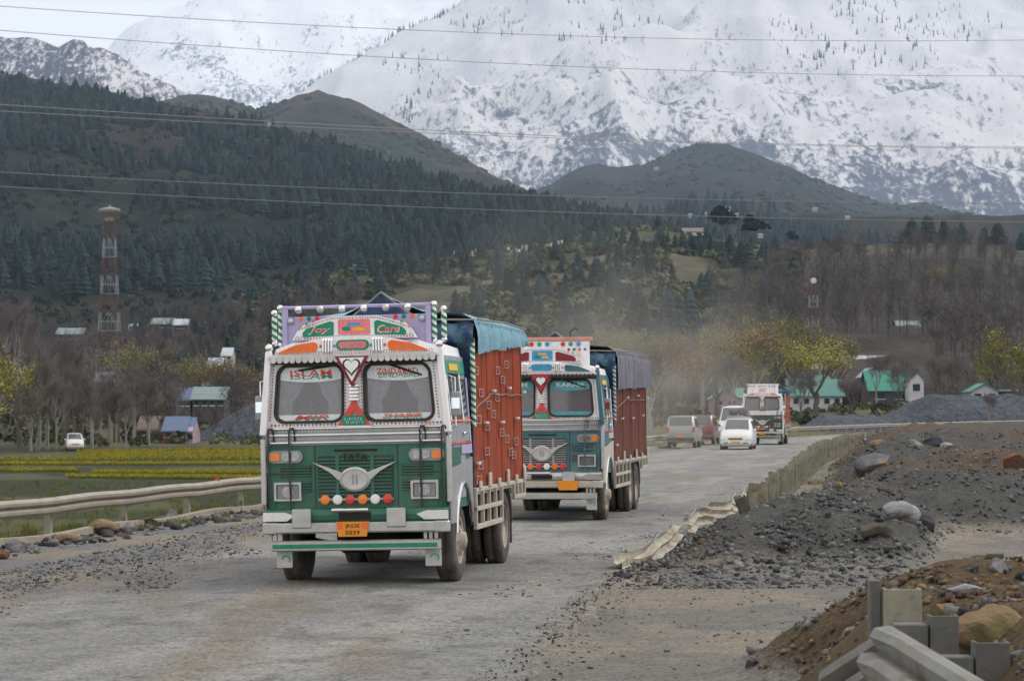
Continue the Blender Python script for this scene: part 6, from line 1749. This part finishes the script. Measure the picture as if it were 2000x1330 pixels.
# single dark trees on the near crest
for px, yb, yt, lab, bushy in ((1414, 452, 402, 'round dark tree on the crest right of the white-walled hut', 1), (1467, 455, 418, 'dark tree on a tall stem second from the crest hut', 1), (1550, 478, 450, 'small dark tree in the middle of the crest', 1),
    (1583, 515, 466, 'broad dark fir below the crest, right of the middle', 0), (1612, 500, 470, 'smaller fir next to the broad dark fir', 0), (1783, 470, 418, 'leftmost of the dark firs on the right crest', 0), (1815, 470, 415, 'second dark fir on the right crest', 0),
    (1842, 468, 426, 'third dark fir on the right crest', 0), (1880, 474, 428, 'single dark fir with a gap either side on the right crest', 0), (1925, 478, 440, 'wide dark fir left of the widest one', 0), (1950, 480, 430, 'widest dark fir on the right crest', 0), (1996, 482, 450, 'dark fir at the right picture edge on the crest', 0)):
    vv = .97; g_ = F_at(np.array([float(px)]), np.array([vv]))[0]; d_ = g_[1]
    hgt = max(5.0, P(px, yt, d_).z - g_[2])
    t = thing('crest_tree', lab, 'tree', tuple(g_ - np.array([0, 0, .5])), group='dark trees on the near crest')
    MB().tube([(0, 0, 0), (0, 0, hgt*.5)], [hgt*.03, hgt*.015], 5).build('trunk', 'bark_brown', t)
    parts = []
    rr = np.random.RandomState(px)
    if bushy:
        pos = np.array([[rr.randn()*.16, rr.randn()*.16, .45+.4*rr.rand()] for _ in range(7)])*hgt
        c_ = scatter('crown', BUSH, pos, np.full(7, hgt*.5), 'conifer', kind=None, parent=t)
    else:
        pos = np.array([[(rr.rand()-.5)*.22, (rr.rand()-.5)*.22, .02+.05*rr.rand()] for _ in range(3)])*hgt
        c_ = scatter('crown', CON, pos, hgt*(1.15+.3*rr.rand(3)), 'conifer', kind=None, parent=t, sclz=hgt*(.75+.25*rr.rand(3)))
# far hillside dark firs in the blue gap and tiny trees on the snow
n = 700; u = 1150+900*RNG.rand(n); v = .02+.30*RNG.rand(n)
# (blue gap firs stand on the lower slope of the right-hand blue hill)
q = D_at(u, v); k = fbm(q[:, 0]/120, q[:, 1]/200, 3, 501) > .46; q = q[k]
scatter('far_firs', CON, q, 14+9*RNG.rand(len(q)), 'conifer')
n = 5000; u = 560 + 1500*RNG.rand(n); v = .36+.60*RNG.rand(n); q = mt_at(u, v); m = fbm(q[:, 0]/260, q[:, 2]/200, 4, 601)
k = m > .585 - .05*sst(.75, 1, v); q = q[k]
scatter('snow_firs', FARC, q, 6+22*RNG.rand(len(q))**2, 'conifer')
DOT = [rock_vf(0, 300+k, 3) for k in range(4)]
for at_, u0_, u1_ in ((C_at, 250, 1150), (D_at, 1000, 2100)):
    n = 4200; uu = u0_ + (u1_-u0_)*RNG.rand(n); vv_ = RNG.rand(n); q = at_(uu, vv_); k = fbm(q[:, 0]/90, q[:, 1]/160, 4, 701) > .47; q = q[k]
    scatter('hill_scrub', DOT, q, 2.2+4.5*RNG.rand(len(q))**2, 'scrub_dark')
u = 590 + 340*RNG.rand(120); q = mt_at(u, np.full(120, .985)); scatter('snow_firs', FARC, q, 12+15*RNG.rand(120), 'conifer')

# ---- air
mh = bpy.data.materials.new('haze'); mh.use_nodes = True
for n in list(mh.node_tree.nodes): mh.node_tree.nodes.remove(n)
ho = mh.node_tree.nodes.new("ShaderNodeOutputMaterial"); hv = mh.node_tree.nodes.new("ShaderNodeVolumePrincipled")
hv.inputs["Color"].default_value = (.62, .78, 1.0, 1); hv.inputs["Density"].default_value = 5.0e-5; hv.inputs["Anisotropy"].default_value = .2
mh.node_tree.links.new(hv.outputs[0], ho.inputs["Volume"])
MATS['haze'] = mh
MB().box(-16000, 16000, -400, 14000, -300, 3000).build('haze', 'haze', kind='stuff')

# ---- dust thrown up behind the trucks
md = bpy.data.materials.new('dust'); md.use_nodes = True; nt = md.node_tree; N = nt.nodes; L = nt.links
for n in list(N): N.remove(n)
do = N.new("ShaderNodeOutputMaterial"); dv = N.new("ShaderNodeVolumePrincipled"); dv.inputs["Color"].default_value = (.76, .72, .66, 1); dv.inputs["Anisotropy"].default_value = .1
tc = N.new("ShaderNodeTexCoord"); gr_ = N.new("ShaderNodeTexGradient"); gr_.gradient_type = 'SPHERICAL'; L.new(tc.outputs["Object"], gr_.inputs[0])
nzn = N.new("ShaderNodeTexNoise"); nzn.inputs["Scale"].default_value = 2.6; nzn.inputs["Detail"].default_value = 3; L.new(tc.outputs["Object"], nzn.inputs["Vector"])
mr_ = N.new("ShaderNodeMapRange"); mr_.inputs[1].default_value = .38; mr_.inputs[2].default_value = .68; L.new(nzn.outputs["Fac"], mr_.inputs[0])
mm = N.new("ShaderNodeMath"); mm.operation = 'MULTIPLY'; L.new(gr_.outputs["Fac"], mm.inputs[0]); L.new(mr_.outputs[0], mm.inputs[1])
m2 = N.new("ShaderNodeMath"); m2.operation = 'MULTIPLY'; m2.inputs[1].default_value = .026; L.new(mm.outputs[0], m2.inputs[0])
L.new(m2.outputs[0], dv.inputs["Density"]); L.new(dv.outputs[0], do.inputs["Volume"]); MATS['dust'] = md
for (px, py, dd_, rx, ry, rz) in ((1120, 690, 88, 8, 18, 5.4), (1290, 770, 112, 6, 20, 3.2)):
    V, F = ico(3); me = bpy.data.meshes.new('dust_cloud'); me.from_pydata(V.tolist(), [], F.tolist()); me.update()
    o = link('dust_cloud', me, 'dust', kind='stuff'); c_ = P(px, py, dd_); o.location = (c_.x, dd_, max(c_.z, rz*.45)); o.scale = (rx, ry, rz)
SC.cycles.volume_step_rate = 2.0
SC.cycles.volume_max_steps = 64
